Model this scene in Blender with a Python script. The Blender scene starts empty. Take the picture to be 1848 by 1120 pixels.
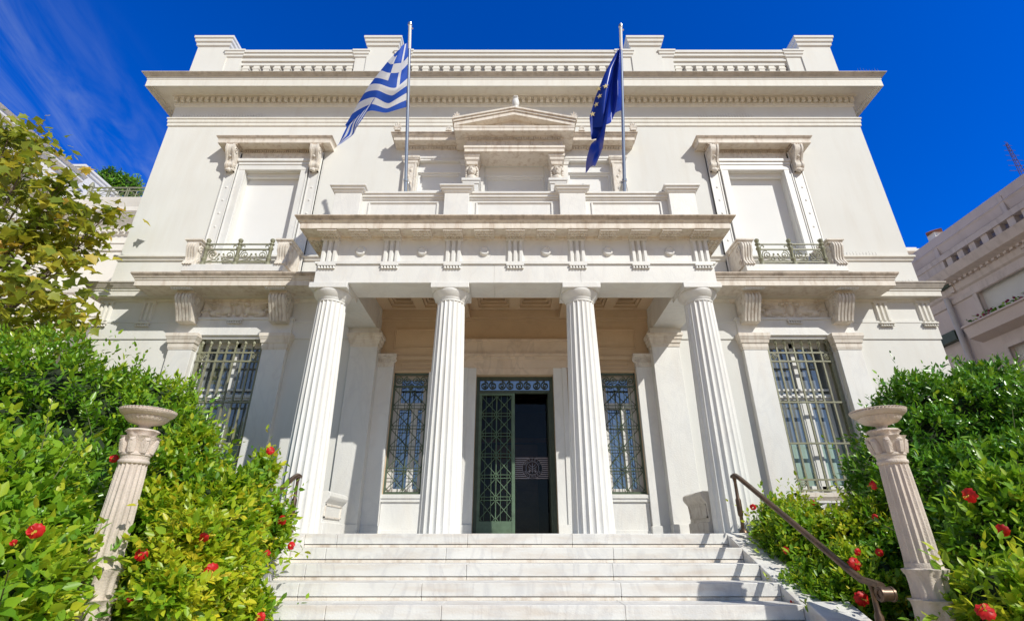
import bpy, math, random
import numpy as np
from mathutils import Vector, Matrix
R = math.radians
SKYG, SKYB, SOUTH = 1.06, 2.05, .78
random.seed(7); rng = np.random.default_rng(7)
SC = bpy.context.scene
COL = SC.collection

# ------------------------------------------------------------------ camera, sky, sun, exposure
PITCH = 24.6; FPX = 913.0
CAMX, CAMZ = -0.055, -0.103            # the top step is z = 0, the street door axis is x = 0
cd = bpy.data.cameras.new('camera'); cam = bpy.data.objects.new('camera', cd); COL.objects.link(cam)
cd.sensor_width = 36.0; cd.lens = FPX / 1848 * 36.0
cam.location = (CAMX, 0, CAMZ); cam.rotation_euler = (R(90 + PITCH), 0, 0)
cd.clip_start = 0.05; cd.clip_end = 2000
SC.camera = cam
SC.view_settings.view_transform = 'Standard'; SC.view_settings.look = 'None'
SC.view_settings.exposure = 0.0; SC.view_settings.gamma = 1.0
SUN = Vector((0.9, -1.0, 1.1)).normalized()      # towards the sun
EL = math.asin(SUN.z); AZ = math.atan2(SUN.x, SUN.y)
w = bpy.data.worlds.new('World'); SC.world = w; w.use_nodes = True
nt = w.node_tree; N = nt.nodes; L = nt.links; N.clear()
out = N.new('ShaderNodeOutputWorld'); bg = N.new('ShaderNodeBackground')
sky = N.new('ShaderNodeTexSky'); sky.sky_type = 'NISHITA'; sky.sun_disc = False
sky.sun_elevation = EL; sky.sun_rotation = AZ; sky.air_density = 1.0; sky.dust_density = 0.3; sky.ozone_density = 4.5
tc = N.new('ShaderNodeTexCoord'); sx = N.new('ShaderNodeSeparateXYZ'); L.new(tc.outputs['Generated'], sx.inputs['Vector'])
def mth(op, a, b=None, clamp=False):
    n_ = N.new('ShaderNodeMath'); n_.operation = op; n_.use_clamp = clamp
    for i_, x_ in enumerate((a, b)):
        if x_ is None: continue
        if isinstance(x_, (int, float)): n_.inputs[i_].default_value = x_
        else: L.new(x_, n_.inputs[i_])
    return n_.outputs[0]
def mrange(x, a, b, c=0.0, d=1.0):
    n_ = N.new('ShaderNodeMapRange'); n_.interpolation_type = 'SMOOTHSTEP'; L.new(x, n_.inputs['Value'])
    for k_, v_ in zip(('From Min', 'From Max', 'To Min', 'To Max'), (a, b, c, d)): n_.inputs[k_].default_value = v_
    return n_.outputs[0]
# the half of the sky away from the sun is a deep clear blue, the half round the sun paler
def tinted(sat, mul):
    hs = N.new('ShaderNodeHueSaturation'); hs.inputs['Saturation'].default_value = sat; L.new(sky.outputs['Color'], hs.inputs['Color'])
    m_ = N.new('ShaderNodeMix'); m_.data_type = 'RGBA'; m_.blend_type = 'MULTIPLY'; m_.inputs['Factor'].default_value = 1; L.new(hs.outputs['Color'], m_.inputs['A']); m_.inputs['B'].default_value = (*mul, 1); return m_.outputs['Result']
north, south = tinted(1.75, (.5, SKYG, SKYB)), tinted(.8, (SOUTH * .84, SOUTH, SOUTH * 1.22))
mx = N.new('ShaderNodeMix'); mx.data_type = 'RGBA'; L.new(mrange(sx.outputs['Y'], -.25, .15), mx.inputs['Factor']); L.new(south, mx.inputs['A']); L.new(north, mx.inputs['B'])
# thin cirrus streaks high on the left
zc = mth('MAXIMUM', sx.outputs['Z'], .05); cu, cv = mth('DIVIDE', sx.outputs['X'], zc), mth('DIVIDE', sx.outputs['Y'], zc)
cb = N.new('ShaderNodeCombineXYZ'); L.new(mth('ADD', mth('MULTIPLY', cu, 5.0), mth('MULTIPLY', cv, 1.1)), cb.inputs['X']); L.new(mth('MULTIPLY', cv, 1.3), cb.inputs['Y'])
nz = N.new('ShaderNodeTexNoise'); nz.inputs['Scale'].default_value = 1.9; nz.inputs['Detail'].default_value = 7; nz.inputs['Roughness'].default_value = .6; nz.inputs['Distortion'].default_value = .5; L.new(cb.outputs['Vector'], nz.inputs['Vector'])
fac = mth('MULTIPLY', mth('MULTIPLY', mrange(nz.outputs['Fac'], .36, .72), mrange(cu, -.78, -1.15)), .30)
gm = N.new('ShaderNodeMix'); gm.data_type = 'RGBA'; L.new(mx.outputs['Result'], gm.inputs['A']); gm.inputs['B'].default_value = (3.6, 4.6, 7.0, 1)
L.new(fac, gm.inputs['Factor']); L.new(gm.outputs['Result'], bg.inputs['Color'])
bg.inputs['Strength'].default_value = 0.10; L.new(bg.outputs['Background'], out.inputs['Surface'])
sl = bpy.data.lights.new('sun', 'SUN'); sl.energy = 4.5; sl.angle = R(0.5); sl.color = (1.0, 0.97, 0.88)
so = bpy.data.objects.new('sun', sl); COL.objects.link(so); so.location = (20, -20, 30)
so.rotation_euler = (-SUN).to_track_quat('-Z', 'Y').to_euler()

# ------------------------------------------------------------------ photo pixel + depth -> world point (used while measuring)
_c, _s = math.cos(R(PITCH)), math.sin(R(PITCH))
def ray(u, v):
    uz = 560.0 - v
    return Vector((u - 925.0, FPX * _c - uz * _s, FPX * _s + uz * _c))
def at(u, v, Y):
    d = ray(u, v); k = Y / d.y
    return Vector((CAMX + d.x * k, Y, CAMZ + d.z * k))
def atx(u, v, X):
    d = ray(u, v); k = (X - CAMX) / d.x
    return Vector((X, d.y * k, CAMZ + d.z * k))

# ------------------------------------------------------------------ materials
def mat(name, base, rough=0.7, var=0.06, scale=3.0, stain=None, stain_amt=0.0, stain_scale=(3, 3, .5), bump=0.0, bscale=60.0, vein=None, vein_amt=0.0, metallic=0.0, spec=0.5, wave=None):
    m = bpy.data.materials.new(name); m.use_nodes = True
    t = m.node_tree; n = t.nodes; l = t.links; b = n['Principled BSDF']
    b.inputs['Roughness'].default_value = rough; b.inputs['Metallic'].default_value = metallic
    b.inputs['Specular IOR Level'].default_value = spec
    co = n.new('ShaderNodeTexCoord')
    geo = n.new('ShaderNodeNewGeometry')
    no = n.new('ShaderNodeTexNoise'); no.inputs['Scale'].default_value = scale; no.inputs['Detail'].default_value = 5
    l.new(geo.outputs['Position'], no.inputs['Vector'])
    r = n.new('ShaderNodeValToRGB'); r.color_ramp.elements[0].position = .3; r.color_ramp.elements[1].position = .7
    r.color_ramp.elements[0].color = (*[c * (1 - var) for c in base], 1); r.color_ramp.elements[1].color = (*[min(1, c * (1 + var)) for c in base], 1)
    l.new(no.outputs['Fac'], r.inputs['Fac']); cur = r.outputs['Color']
    def mixin(cur, fac, colr):
        x = n.new('ShaderNodeMix'); x.data_type = 'RGBA'
        l.new(cur, x.inputs['A']); x.inputs['B'].default_value = (*colr, 1); l.new(fac, x.inputs['Factor']); return x.outputs['Result']
    if vein:
        mpp = n.new('ShaderNodeMapping'); mpp.inputs['Rotation'].default_value = (.3, .5, .6); mpp.inputs['Scale'].default_value = (1.0, 1.0, .45)
        l.new(geo.outputs['Position'], mpp.inputs['Vector'])
        v = n.new('ShaderNodeTexNoise'); v.inputs['Scale'].default_value = 2.2; v.inputs['Detail'].default_value = 8; v.inputs['Distortion'].default_value = 1.6
        l.new(mpp.outputs['Vector'], v.inputs['Vector'])
        vr = n.new('ShaderNodeValToRGB'); e = vr.color_ramp.elements
        e[0].position = .44; e[0].color = (0, 0, 0, 1); e[1].position = .5; e[1].color = (vein_amt,) * 3 + (1,)
        e2 = vr.color_ramp.elements.new(.56); e2.color = (0, 0, 0, 1)
        l.new(v.outputs['Fac'], vr.inputs['Fac']); cur = mixin(cur, vr.outputs['Color'], vein)
    if stain:
        mpp = n.new('ShaderNodeMapping'); mpp.inputs['Scale'].default_value = stain_scale
        l.new(geo.outputs['Position'], mpp.inputs['Vector'])
        v = n.new('ShaderNodeTexNoise'); v.inputs['Scale'].default_value = 1.6; v.inputs['Detail'].default_value = 7; v.inputs['Roughness'].default_value = .6
        l.new(mpp.outputs['Vector'], v.inputs['Vector'])
        vr = n.new('ShaderNodeValToRGB'); e = vr.color_ramp.elements
        e[0].position = .48; e[0].color = (0, 0, 0, 1); e[1].position = .78; e[1].color = (stain_amt,) * 3 + (1,)
        l.new(v.outputs['Fac'], vr.inputs['Fac']); cur = mixin(cur, vr.outputs['Color'], stain)
    l.new(cur, b.inputs['Base Color'])
    if bump or wave:
        bu = n.new('ShaderNodeBump'); bu.inputs['Strength'].default_value = 1.0
        if wave:
            wv = n.new('ShaderNodeTexWave'); wv.wave_type = 'BANDS'; wv.bands_direction = 'Z'; wv.inputs['Scale'].default_value = wave
            l.new(geo.outputs['Position'], wv.inputs['Vector']); l.new(wv.outputs['Fac'], bu.inputs['Height']); bu.inputs['Distance'].default_value = bump
        else:
            bn = n.new('ShaderNodeTexNoise'); bn.inputs['Scale'].default_value = bscale; bn.inputs['Detail'].default_value = 4
            l.new(geo.outputs['Position'], bn.inputs['Vector']); l.new(bn.outputs['Fac'], bu.inputs['Height']); bu.inputs['Distance'].default_value = bump
        l.new(bu.outputs['Normal'], b.inputs['Normal'])
    return m

M = {}
M['stucco'] = mat('stucco', (.71, .705, .67), .85, .03, .8, (.58, .53, .46), .32, (2.2, 2.2, .3), .0015, 45)
M['trim'] = mat('painted_trim', (.73, .71, .65), .75, .03, 2.0, (.50, .43, .35), .35, (5, 5, .6), .003, 60)
M['marble'] = mat('white_marble', (.73, .722, .695), .5, .04, 1.4, (.62, .53, .43), .30, (2.0, 2.0, .6), .003, 50, (.55, .55, .56), .22)
M['stone'] = mat('weathered_marble', (.73, .67, .59), .65, .07, 3.0, (.40, .29, .20), .75, (6, 6, 1.2), .004, 70)
M['carved'] = mat('carved_marble', (.71, .66, .59), .7, .08, 8.0, (.36, .26, .18), .65, (7, 7, 4), .006, 60)
M['grimy'] = mat('grimy_ledge_marble', (.52, .44, .36), .8, .18, 6.0, (.20, .15, .11), .85, (7, 7, 1.5), .005, 50)
M['sooty'] = mat('soiled_painted_ledge', (.50, .46, .41), .8, .12, 4.0, (.26, .23, .20), .7, (4, 4, 1.0), .003, 50)
M['shaded_marble'] = mat('shade_tinted_marble', (.70, .57, .44), .6, .06, 2.0, (.50, .36, .24), .5, (2, 2, 2), .003, 50, (.45, .36, .28), .4)  # door lintel: warm porch shade put into the marble colour, lit jambs stay white
M['step'] = mat('step_marble', (.705, .69, .655), .5, .04, 2.0, (.50, .38, .27), .55, (.8, 2, 5), .003, 60, (.50, .49, .49), .45)
M['coffer'] = mat('porch_shade_tan', (.60, .45, .30), .8, .05, 2.0, (.42, .30, .19), .3, (3, 3, 3), .003, 60)  # porch ceiling and back wall: warm brown shade painted into the base colour
M['shutter'] = mat('white_roller_shutter', (.82, .82, .81), .55, .015, 2.0, bump=.003, wave=20.0)
M['whitepaint'] = mat('white_window_paint', (.72, .71, .69), .5, .03, 4.0)
M['iron'] = mat('olive_painted_iron', (.25, .25, .165), .5, .15, 14.0, (.12, .09, .05), .5, (6, 6, 6))
M['bronze'] = mat('green_door_paint', (.105, .165, .105), .45, .12, 10.0, (.05, .06, .04), .5, (5, 5, 5))
M['doorgreen'] = mat('grey_green_iron', (.085, .115, .075), .45, .15, 10.0)
M['darkiron'] = mat('dark_green_iron', (.055, .075, .05), .5, .15, 10.0)
M['rail'] = mat('brown_bronze_rail', (.10, .065, .045), .38, .2, 9.0, (.30, .17, .08), .5, (5, 5, 5), metallic=.55)
M['steel'] = mat('brushed_steel', (.55, .55, .54), .28, .05, 20.0, metallic=.9)
M['pillar'] = mat('beige_carved_stone', (.60, .52, .45), .8, .08, 9.0, (.36, .29, .23), .55, (6, 6, 1.5), .006, 80)
M['wing'] = mat('wing_stucco', (.74, .71, .665), .85, .03, 1.0, (.55, .50, .44), .25, (2, 2, .4))
M['grey_stucco'] = mat('grey_brown_stucco', (.60, .51, .465), .9, .05, 1.3, (.44, .365, .33), .5, (1.5, 1.5, .4), .004, 30)
M['grey_trim'] = mat('grey_brown_trim', (.58, .50, .45), .9, .06, 3.0, (.34, .28, .24), .6, (5, 5, .7))
M['blind'] = mat('beige_roller_blind', (.68, .66, .61), .8, .03, 3.0, bump=.006, wave=12.0)
M['ground'] = mat('stone_paving', (.60, .385, .165), .8, .1, 1.5, (.27, .23, .19), .5, (1, 1, 1), .004, 40)
M['soil'] = mat('garden_soil', (.075, .055, .035), .95, .3, 6.0, bump=.03, bscale=12)
M['bark'] = mat('bark', (.13, .10, .07), .9, .25, 12.0, bump=.02, bscale=25)
M['twig'] = mat('green_twig', (.10, .11, .04), .8, .2, 12.0)
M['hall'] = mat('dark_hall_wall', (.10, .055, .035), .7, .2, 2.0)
M['wood'] = mat('varnished_hall_wood', (.30, .12, .04), .35, .25, 3.0, (.12, .05, .02), .6, (1, 1, 5))
M['stripe'] = mat('frosted_glass_stripe', (.42, .36, .38), .6, .05, 6.0)
M['pipe'] = mat('grey_pipe', (.46, .43, .42), .6, .05, 6.0)
M['terracotta'] = mat('terracotta_cap', (.25, .10, .06), .8, .15, 10.0)
M['antenna'] = mat('faded_painted_metal', (.16, .10, .12), .6, .3, 9.0)
M['spike'] = mat('steel_bird_spikes', (.40, .38, .36), .4, .05, 10.0, metallic=.5)
M['petal'] = mat('red_petal', (.62, .012, .012), .5, .25, 30.0)
M['stamen'] = mat('yellow_stamen', (.75, .42, .06), .6, .1, 30.0)
M['blue'] = mat('flag_blue', (.012, .085, .50), .7, .05, 10.0)
M['white'] = mat('flag_white', (.74, .75, .78), .75, .03, 10.0)
M['eublue'] = mat('satin_flag_blue', (.008, .035, .33), .33, .08, 10.0)
M['gold'] = mat('flag_star_yellow', (.72, .60, .30), .6, .05, 10.0)
M['pink'] = mat('pink_blossom', (.22, .02, .06), .7, .3, 20.0)

def cloth_light(m, amt=.25):                       # thin cloth lets some daylight through
    t = m.node_tree; n = t.nodes; l = t.links; b = n['Principled BSDF']; o = n['Material Output']
    tr = n.new('ShaderNodeBsdfTranslucent'); src = b.inputs['Base Color'].links[0].from_socket; l.new(src, tr.inputs['Color'])
    mx = n.new('ShaderNodeMixShader'); mx.inputs[0].default_value = amt
    l.new(b.outputs[0], mx.inputs[1]); l.new(tr.outputs[0], mx.inputs[2]); l.new(mx.outputs[0], o.inputs['Surface'])
cloth_light(M['blue'], .35); cloth_light(M['white'], .35); cloth_light(M['eublue'], .15); cloth_light(M['petal'], .3)

def glass(name, base, refl=.35, rough=.02):
    m = bpy.data.materials.new(name); m.use_nodes = True
    t = m.node_tree; n = t.nodes; l = t.links; b = n['Principled BSDF']; o = n['Material Output']
    geo = n.new('ShaderNodeNewGeometry'); no = n.new('ShaderNodeTexNoise'); no.inputs['Scale'].default_value = 1.3; l.new(geo.outputs['Position'], no.inputs['Vector'])
    r = n.new('ShaderNodeValToRGB'); r.color_ramp.elements[0].color = (*[c * .6 for c in base], 1); r.color_ramp.elements[1].color = (*[c * 1.4 for c in base], 1)
    l.new(no.outputs['Fac'], r.inputs['Fac']); l.new(r.outputs['Color'], b.inputs['Base Color']); b.inputs['Roughness'].default_value = .6
    g = n.new('ShaderNodeBsdfGlossy'); g.inputs['Roughness'].default_value = rough; g.inputs['Color'].default_value = (.9, .95, 1, 1)
    bn = n.new('ShaderNodeTexNoise'); bn.inputs['Scale'].default_value = 1.1; l.new(geo.outputs['Position'], bn.inputs['Vector'])
    bu = n.new('ShaderNodeBump'); bu.inputs['Distance'].default_value = .02; bu.inputs['Strength'].default_value = .5; l.new(bn.outputs['Fac'], bu.inputs['Height']); l.new(bu.outputs['Normal'], g.inputs['Normal'])
    mx = n.new('ShaderNodeMixShader'); mx.inputs[0].default_value = refl
    l.new(b.outputs[0], mx.inputs[1]); l.new(g.outputs[0], mx.inputs[2]); l.new(mx.outputs[0], o.inputs['Surface'])
    return m
M['glass'] = glass('dark_window_glass', (.12, .135, .14), .20)
M['blueglass'] = glass('blue_window_glass', (.02, .03, .05), .32)
M['curtain'] = glass('curtained_window_glass', (.28, .40, .34), .08)
def clear_glass():
    m = bpy.data.materials.new('clear_door_glass'); m.use_nodes = True
    t = m.node_tree; n = t.nodes; l = t.links; o = n['Material Output']; n.remove(n['Principled BSDF'])
    tr = n.new('ShaderNodeBsdfTransparent'); tr.inputs[0].default_value = (.75, .75, .75, 1); g = n.new('ShaderNodeBsdfGlossy'); g.inputs['Roughness'].default_value = .02
    fr = n.new('ShaderNodeFresnel'); fr.inputs['IOR'].default_value = 1.28
    mx = n.new('ShaderNodeMixShader'); l.new(fr.outputs[0], mx.inputs[0]); l.new(tr.outputs[0], mx.inputs[1]); l.new(g.outputs[0], mx.inputs[2]); l.new(mx.outputs[0], o.inputs['Surface'])
    return m
M['clear'] = clear_glass()

def leafmat(name, cols, trans=.3, rough=.38):
    m = bpy.data.materials.new(name); m.use_nodes = True
    t = m.node_tree; n = t.nodes; l = t.links; b = n['Principled BSDF']; o = n['Material Output']
    a = n.new('ShaderNodeAttribute'); a.attribute_name = 'tint'
    r = n.new('ShaderNodeValToRGB'); e = r.color_ramp.elements
    e[0].position = 0; e[0].color = (*cols[0], 1); e[1].position = 1; e[1].color = (*cols[-1], 1)
    for i, c in enumerate(cols[1:-1], 1):
        x = e.new(i / (len(cols) - 1)); x.color = (*c, 1)
    l.new(a.outputs['Fac'], r.inputs['Fac']); l.new(r.outputs['Color'], b.inputs['Base Color'])
    b.inputs['Roughness'].default_value = rough
    tr = n.new('ShaderNodeBsdfTranslucent'); hsv = n.new('ShaderNodeHueSaturation'); hsv.inputs['Value'].default_value = 1.6; hsv.inputs['Hue'].default_value = .485
    l.new(r.outputs['Color'], hsv.inputs['Color']); l.new(hsv.outputs['Color'], tr.inputs['Color'])
    mx = n.new('ShaderNodeMixShader'); mx.inputs[0].default_value = trans
    l.new(b.outputs[0], mx.inputs[1]); l.new(tr.outputs[0], mx.inputs[2]); l.new(mx.outputs[0], o.inputs['Surface'])
    return m
M['leaf_hib'] = leafmat('hibiscus_leaves', [(.06, .17, .012), (.13, .30, .015), (.24, .41, .02), (.46, .50, .03)], .34)
M['leaf_yellow'] = leafmat('yellow_green_leaves', [(.06, .17, .012), (.16, .33, .015), (.37, .47, .02), (.62, .54, .03)], .36)
M['leaf_hedge'] = leafmat('hedge_leaves', [(.045, .13, .012), (.10, .25, .015), (.20, .36, .018), (.36, .46, .02)], .25, .3)
M['leaf_dark'] = leafmat('dark_hedge_leaves', [(.04, .13, .012), (.085, .24, .015), (.17, .36, .02), (.34, .48, .03)], .18, .28)
M['leaf_maple'] = leafmat('maple_leaves', [(.12, .18, .012), (.25, .29, .02), (.42, .38, .03), (.55, .33, .05)], .38, .5)
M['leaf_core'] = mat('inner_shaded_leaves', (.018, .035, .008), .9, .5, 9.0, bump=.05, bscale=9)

# ------------------------------------------------------------------ mesh builder
class MB:
    def __init__(s): s.v = []; s.f = []; s.mi = []
    def add(s, vs, fs, mi=0):
        o = len(s.v); s.v += [tuple(p) for p in vs]
        for f in fs: s.f.append(tuple(i + o for i in f)); s.mi.append(mi)
    def box(s, x0, x1, y0, y1, z0, z1, mi=0):
        s.add([(x0, y0, z0), (x1, y0, z0), (x1, y1, z0), (x0, y1, z0), (x0, y0, z1), (x1, y0, z1), (x1, y1, z1), (x0, y1, z1)],
              [(3, 2, 1, 0), (4, 5, 6, 7), (0, 1, 5, 4), (1, 2, 6, 5), (2, 3, 7, 6), (3, 0, 4, 7)], mi); return s
    def prism_x(s, poly, x0, x1, mi=0):            # poly of (y, z) extruded along x
        n = len(poly)
        s.add([(x0, y, z) for y, z in poly] + [(x1, y, z) for y, z in poly],
              [tuple(range(n))[::-1], tuple(range(n, 2 * n))] + [(i, (i + 1) % n, n + (i + 1) % n, n + i) for i in range(n)], mi); return s
    def prism_y(s, poly, y0, y1, mi=0):            # poly of (x, z) extruded along y
        n = len(poly)
        s.add([(x, y0, z) for x, z in poly] + [(x, y1, z) for x, z in poly],
              [tuple(range(n)), tuple(range(n, 2 * n))[::-1]] + [((i + 1) % n, i, n + i, n + (i + 1) % n) for i in range(n)], mi); return s
    def mould(s, x0, x1, yw, prof, yb, grime=None):   # moulded course with returns on both ends; prof = (out, z)
        vs = []
        for o, z in prof: vs += [(x0 - o, yb, z), (x0 - o, yw - o, z), (x1 + o, yw - o, z), (x1 + o, yb, z)]
        fs = []
        for i in range(len(prof) - 1):
            a = 4 * i; b = a + 4
            for k in range(3): fs.append((a + k, a + k + 1, b + k + 1, b + k))
        n = 4 * (len(prof) - 1)
        s.add(vs, fs)
        if grime is not None:                        # faces above this height carry the soiled material
            for i in range(len(prof) - 1):
                if prof[i][1] >= grime:
                    for k in range(3): s.mi[-len(fs) + 3 * i + k] = 1
        s.add(vs, [(3, 2, 1, 0), (n, n + 1, n + 2, n + 3)]); return s
    def mould_y(s, xw, sgn, y0, y1, prof):          # straight moulded course along y on a wall facing sgn*x
        vs = []; fs = []
        for o, z in prof: vs += [(xw + sgn * o, y0, z), (xw + sgn * o, y1, z)]
        for i in range(len(prof) - 1): a = 2 * i; fs.append((a, a + 1, a + 3, a + 2))
        s.add(vs, fs); n = len(prof)
        s.add([vs[2 * i] for i in range(n)], [tuple(range(n))]); s.add([vs[2 * i + 1] for i in range(n)], [tuple(range(n))[::-1]]); return s
    def lathe(s, c, prof, n=24, mod=None, cap=True, mi=0):   # prof = (r, z) bottom to top; mod(theta, i) multiplies r
        vs = []; fs = []
        for i, (r, z) in enumerate(prof):
            for k in range(n):
                t = 2 * math.pi * k / n; q = r * (mod(t, i) if mod else 1)
                vs.append((c[0] + q * math.cos(t), c[1] + q * math.sin(t), c[2] + z))
        for i in range(len(prof) - 1):
            for k in range(n):
                k2 = (k + 1) % n; fs.append((i * n + k, i * n + k2, (i + 1) * n + k2, (i + 1) * n + k))
        if cap: fs.append(tuple(range(n))[::-1]); m = (len(prof) - 1) * n; fs.append(tuple(range(m, m + n)))
        s.add(vs, fs, mi); return s
    def tube(s, pts, r, n=6, mi=0, closed=False):
        pts = [Vector(p) for p in pts]; rs = r if isinstance(r, (list, tuple)) else [r] * len(pts)
        vs = []; fs = []; up = None
        for i, p in enumerate(pts):
            d = (pts[min(i + 1, len(pts) - 1)] - pts[max(i - 1, 0)]).normalized()
            if up is None: up = Vector((0, 1, 0)) if abs(d.y) < .8 else Vector((1, 0, 0))
            a = d.cross(up).normalized(); b = a.cross(d).normalized(); up = b
            for k in range(n):
                t = 2 * math.pi * k / n; vs.append(p + (a * math.cos(t) + b * math.sin(t)) * rs[i])
        m = len(pts)
        for i in range(m - 1):
            for k in range(n):
                k2 = (k + 1) % n; fs.append((i * n + k, i * n + k2, (i + 1) * n + k2, (i + 1) * n + k))
        fs.append(tuple(range(n))[::-1]); fs.append(tuple(range((m - 1) * n, m * n)))
        s.add(vs, fs, mi); return s
    def ball(s, c, r, n=10, m=7, sc=(1, 1, 1), mi=0):
        prof = [(max(1e-4, r * math.sin(math.pi * i / m)), -r * math.cos(math.pi * i / m)) for i in range(m + 1)]
        o = len(s.v); s.lathe((0, 0, 0), prof, n, mi=mi)
        for i in range(o, len(s.v)): x, y, z = s.v[i]; s.v[i] = (c[0] + x * sc[0], c[1] + y * sc[1], c[2] + z * sc[2])
        return s
    def wall(s, x0, x1, z0, z1, y, holes, depth):   # wall face with real openings and reveals; hole = (x0, x1, z0, z1[, depth])
        xs = sorted({x0, x1} | {h[0] for h in holes} | {h[1] for h in holes}); zs = sorted({z0, z1} | {h[2] for h in holes} | {h[3] for h in holes})
        for i in range(len(xs) - 1):
            for j in range(len(zs) - 1):
                a, b, c, d = xs[i], xs[i + 1], zs[j], zs[j + 1]; mx, mz = (a + b) / 2, (c + d) / 2
                if any(h[0] < mx < h[1] and h[2] < mz < h[3] for h in holes): continue
                s.add([(a, y, c), (b, y, c), (b, y, d), (a, y, d)], [(0, 1, 2, 3)])
        for h in holes:
            a, b, c, d = h[:4]; y2 = y + (h[4] if len(h) > 4 else depth)
            s.add([(a, y, c), (a, y, d), (a, y2, d), (a, y2, c)], [(0, 1, 2, 3)]); s.add([(b, y, c), (b, y2, c), (b, y2, d), (b, y, d)], [(0, 1, 2, 3)])
            s.add([(a, y, d), (b, y, d), (b, y2, d), (a, y2, d)], [(0, 1, 2, 3)]); s.add([(a, y, c), (a, y2, c), (b, y2, c), (b, y, c)], [(0, 1, 2, 3)])
        return s
    def mirror(s):                                   # same shape mirrored in x = 0, appended to itself
        v = list(s.v); f = list(s.f); mi = list(s.mi); o = len(v)
        s.v += [(-x, y, z) for x, y, z in v]; s.f += [tuple(i + o for i in reversed(q)) for q in f]; s.mi += mi; return s
    def build(s, name, m, parent=None, smooth=None, bevel=0.0):
        me = bpy.data.meshes.new(name)
        base = wloc(parent)
        me.from_pydata([(x - base.x, y - base.y, z - base.z) for x, y, z in s.v], [], s.f)
        for x in (m if isinstance(m, (list, tuple)) else [m]): me.materials.append(x)
        if any(s.mi): me.polygons.foreach_set('material_index', s.mi)
        if smooth is not None:
            me.polygons.foreach_set('use_smooth', [True] * len(me.polygons)); me.set_sharp_from_angle(angle=R(smooth))
        me.update(); o = bpy.data.objects.new(name, me); COL.objects.link(o)
        if parent: o.parent = parent
        if bevel:
            b = o.modifiers.new('soft_edges', 'BEVEL'); b.width = bevel; b.segments = 2; b.limit_method = 'ANGLE'; b.angle_limit = R(40); b.harden_normals = False
        return o
def wloc(o):
    v = Vector((0, 0, 0))
    while o is not None: v += o.location; o = o.parent
    return v
def thing(name, label, cat, loc=(0, 0, 0), group=None):
    o = bpy.data.objects.new(name, None); COL.objects.link(o); o.location = loc; o.empty_display_size = .2
    o['label'] = label; o['category'] = cat
    if group: o['group'] = group
    return o
def dup(o, parent=None, loc=None):
    c = o.copy(); COL.objects.link(c)
    if parent is not None: c.parent = parent
    if loc is not None: c.location = loc
    for k in list(o.children): dup(k, c)
    return c
def comb(x0, x1, n, wd, z0, z1, y0, y1):
    poly = [(x0, z1 + .012)]; st = (x1 - x0) / n
    for i in range(n):
        x = x0 + st * (i + .5); poly += [(x - wd / 2, z1), (x - wd / 2, z0), (x + wd / 2, z0), (x + wd / 2, z1)]
    poly += [(x1, z1 + .012)]; return MB().prism_y(poly, y0, y1)
def arc(cx, cz, r, a0, a1, n=8): return [(cx + r * math.cos(R(a0 + (a1 - a0) * i / n)), cz + r * math.sin(R(a0 + (a1 - a0) * i / n))) for i in range(n + 1)]
def spiral(c, r0, turns, a0, sgn=1, n=26, r1=.12):   # points (x, z)
    return [(c[0] + r0 * (1 - (1 - r1) * i / n) * math.cos(a0 + sgn * 2 * math.pi * turns * i / n), c[1] + r0 * (1 - (1 - r1) * i / n) * math.sin(a0 + sgn * 2 * math.pi * turns * i / n)) for i in range(n + 1)]

W = 9.5; HX = 8.57; XW = 5.67; E = 7.5; B = 9.75

# ------------------------------------------------------------------ ground
def struct(o): o['kind'] = 'structure'; return o
g = MB(); g.add([(-300, -300, -1.78), (300, -300, -1.78), (300, 300, -1.78), (-300, 300, -1.78)], [(0, 1, 2, 3)]); struct(g.build('ground', M['ground']))
g = MB()
for x0, x1 in ((-14, -3.1), (3.1, 12.0)): g.box(x0, x1, 2.2, 9.49, -1.776, -1.62)
struct(g.build('garden_bed', M['soil']))

# ------------------------------------------------------------------ the museum
mus = thing('museum_building', 'white neoclassical museum front with a four column Doric porch and roof balustrade', 'building', (0, W, 0))
holes = [(-2.78, 2.78, 0, 4.62, .25)]
for sg in (-1, 1):
    a, b = sorted((sg * (XW - .655), sg * (XW + .655))); holes.append((a, b, 4.93, 7.84, .2))
    a, b = sorted((sg * (XW - .67), sg * (XW + .67))); holes.append((a, b, .69, 3.66, .32))
    a, b = sorted((sg * 1.27, sg * 2.28)); holes.append((a, b, 4.9, 8.13, .17))
holes.append((-.69, .69, 4.9, 8.02, .17))
m = MB(); m.wall(-HX, HX, -1.9, 11.0, W, holes, .2)
m.add([(-HX, W, -1.9), (-HX, 24, -1.9), (-HX, 24, 11), (-HX, W, 11)], [(3, 2, 1, 0)]); m.add([(HX, W, -1.9), (HX, 24, -1.9), (HX, 24, 11), (HX, W, 11)], [(0, 1, 2, 3)])
m.add([(-HX, 24, -1.9), (HX, 24, -1.9), (HX, 24, 11), (-HX, 24, 11)], [(3, 2, 1, 0)])
m.build('front_wall', M['stucco'], mus)
MB().box(-HX - .2, HX + .2, W + .02, 23.9, 10.6, 10.72).build('roof', M['trim'], mus)

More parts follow.
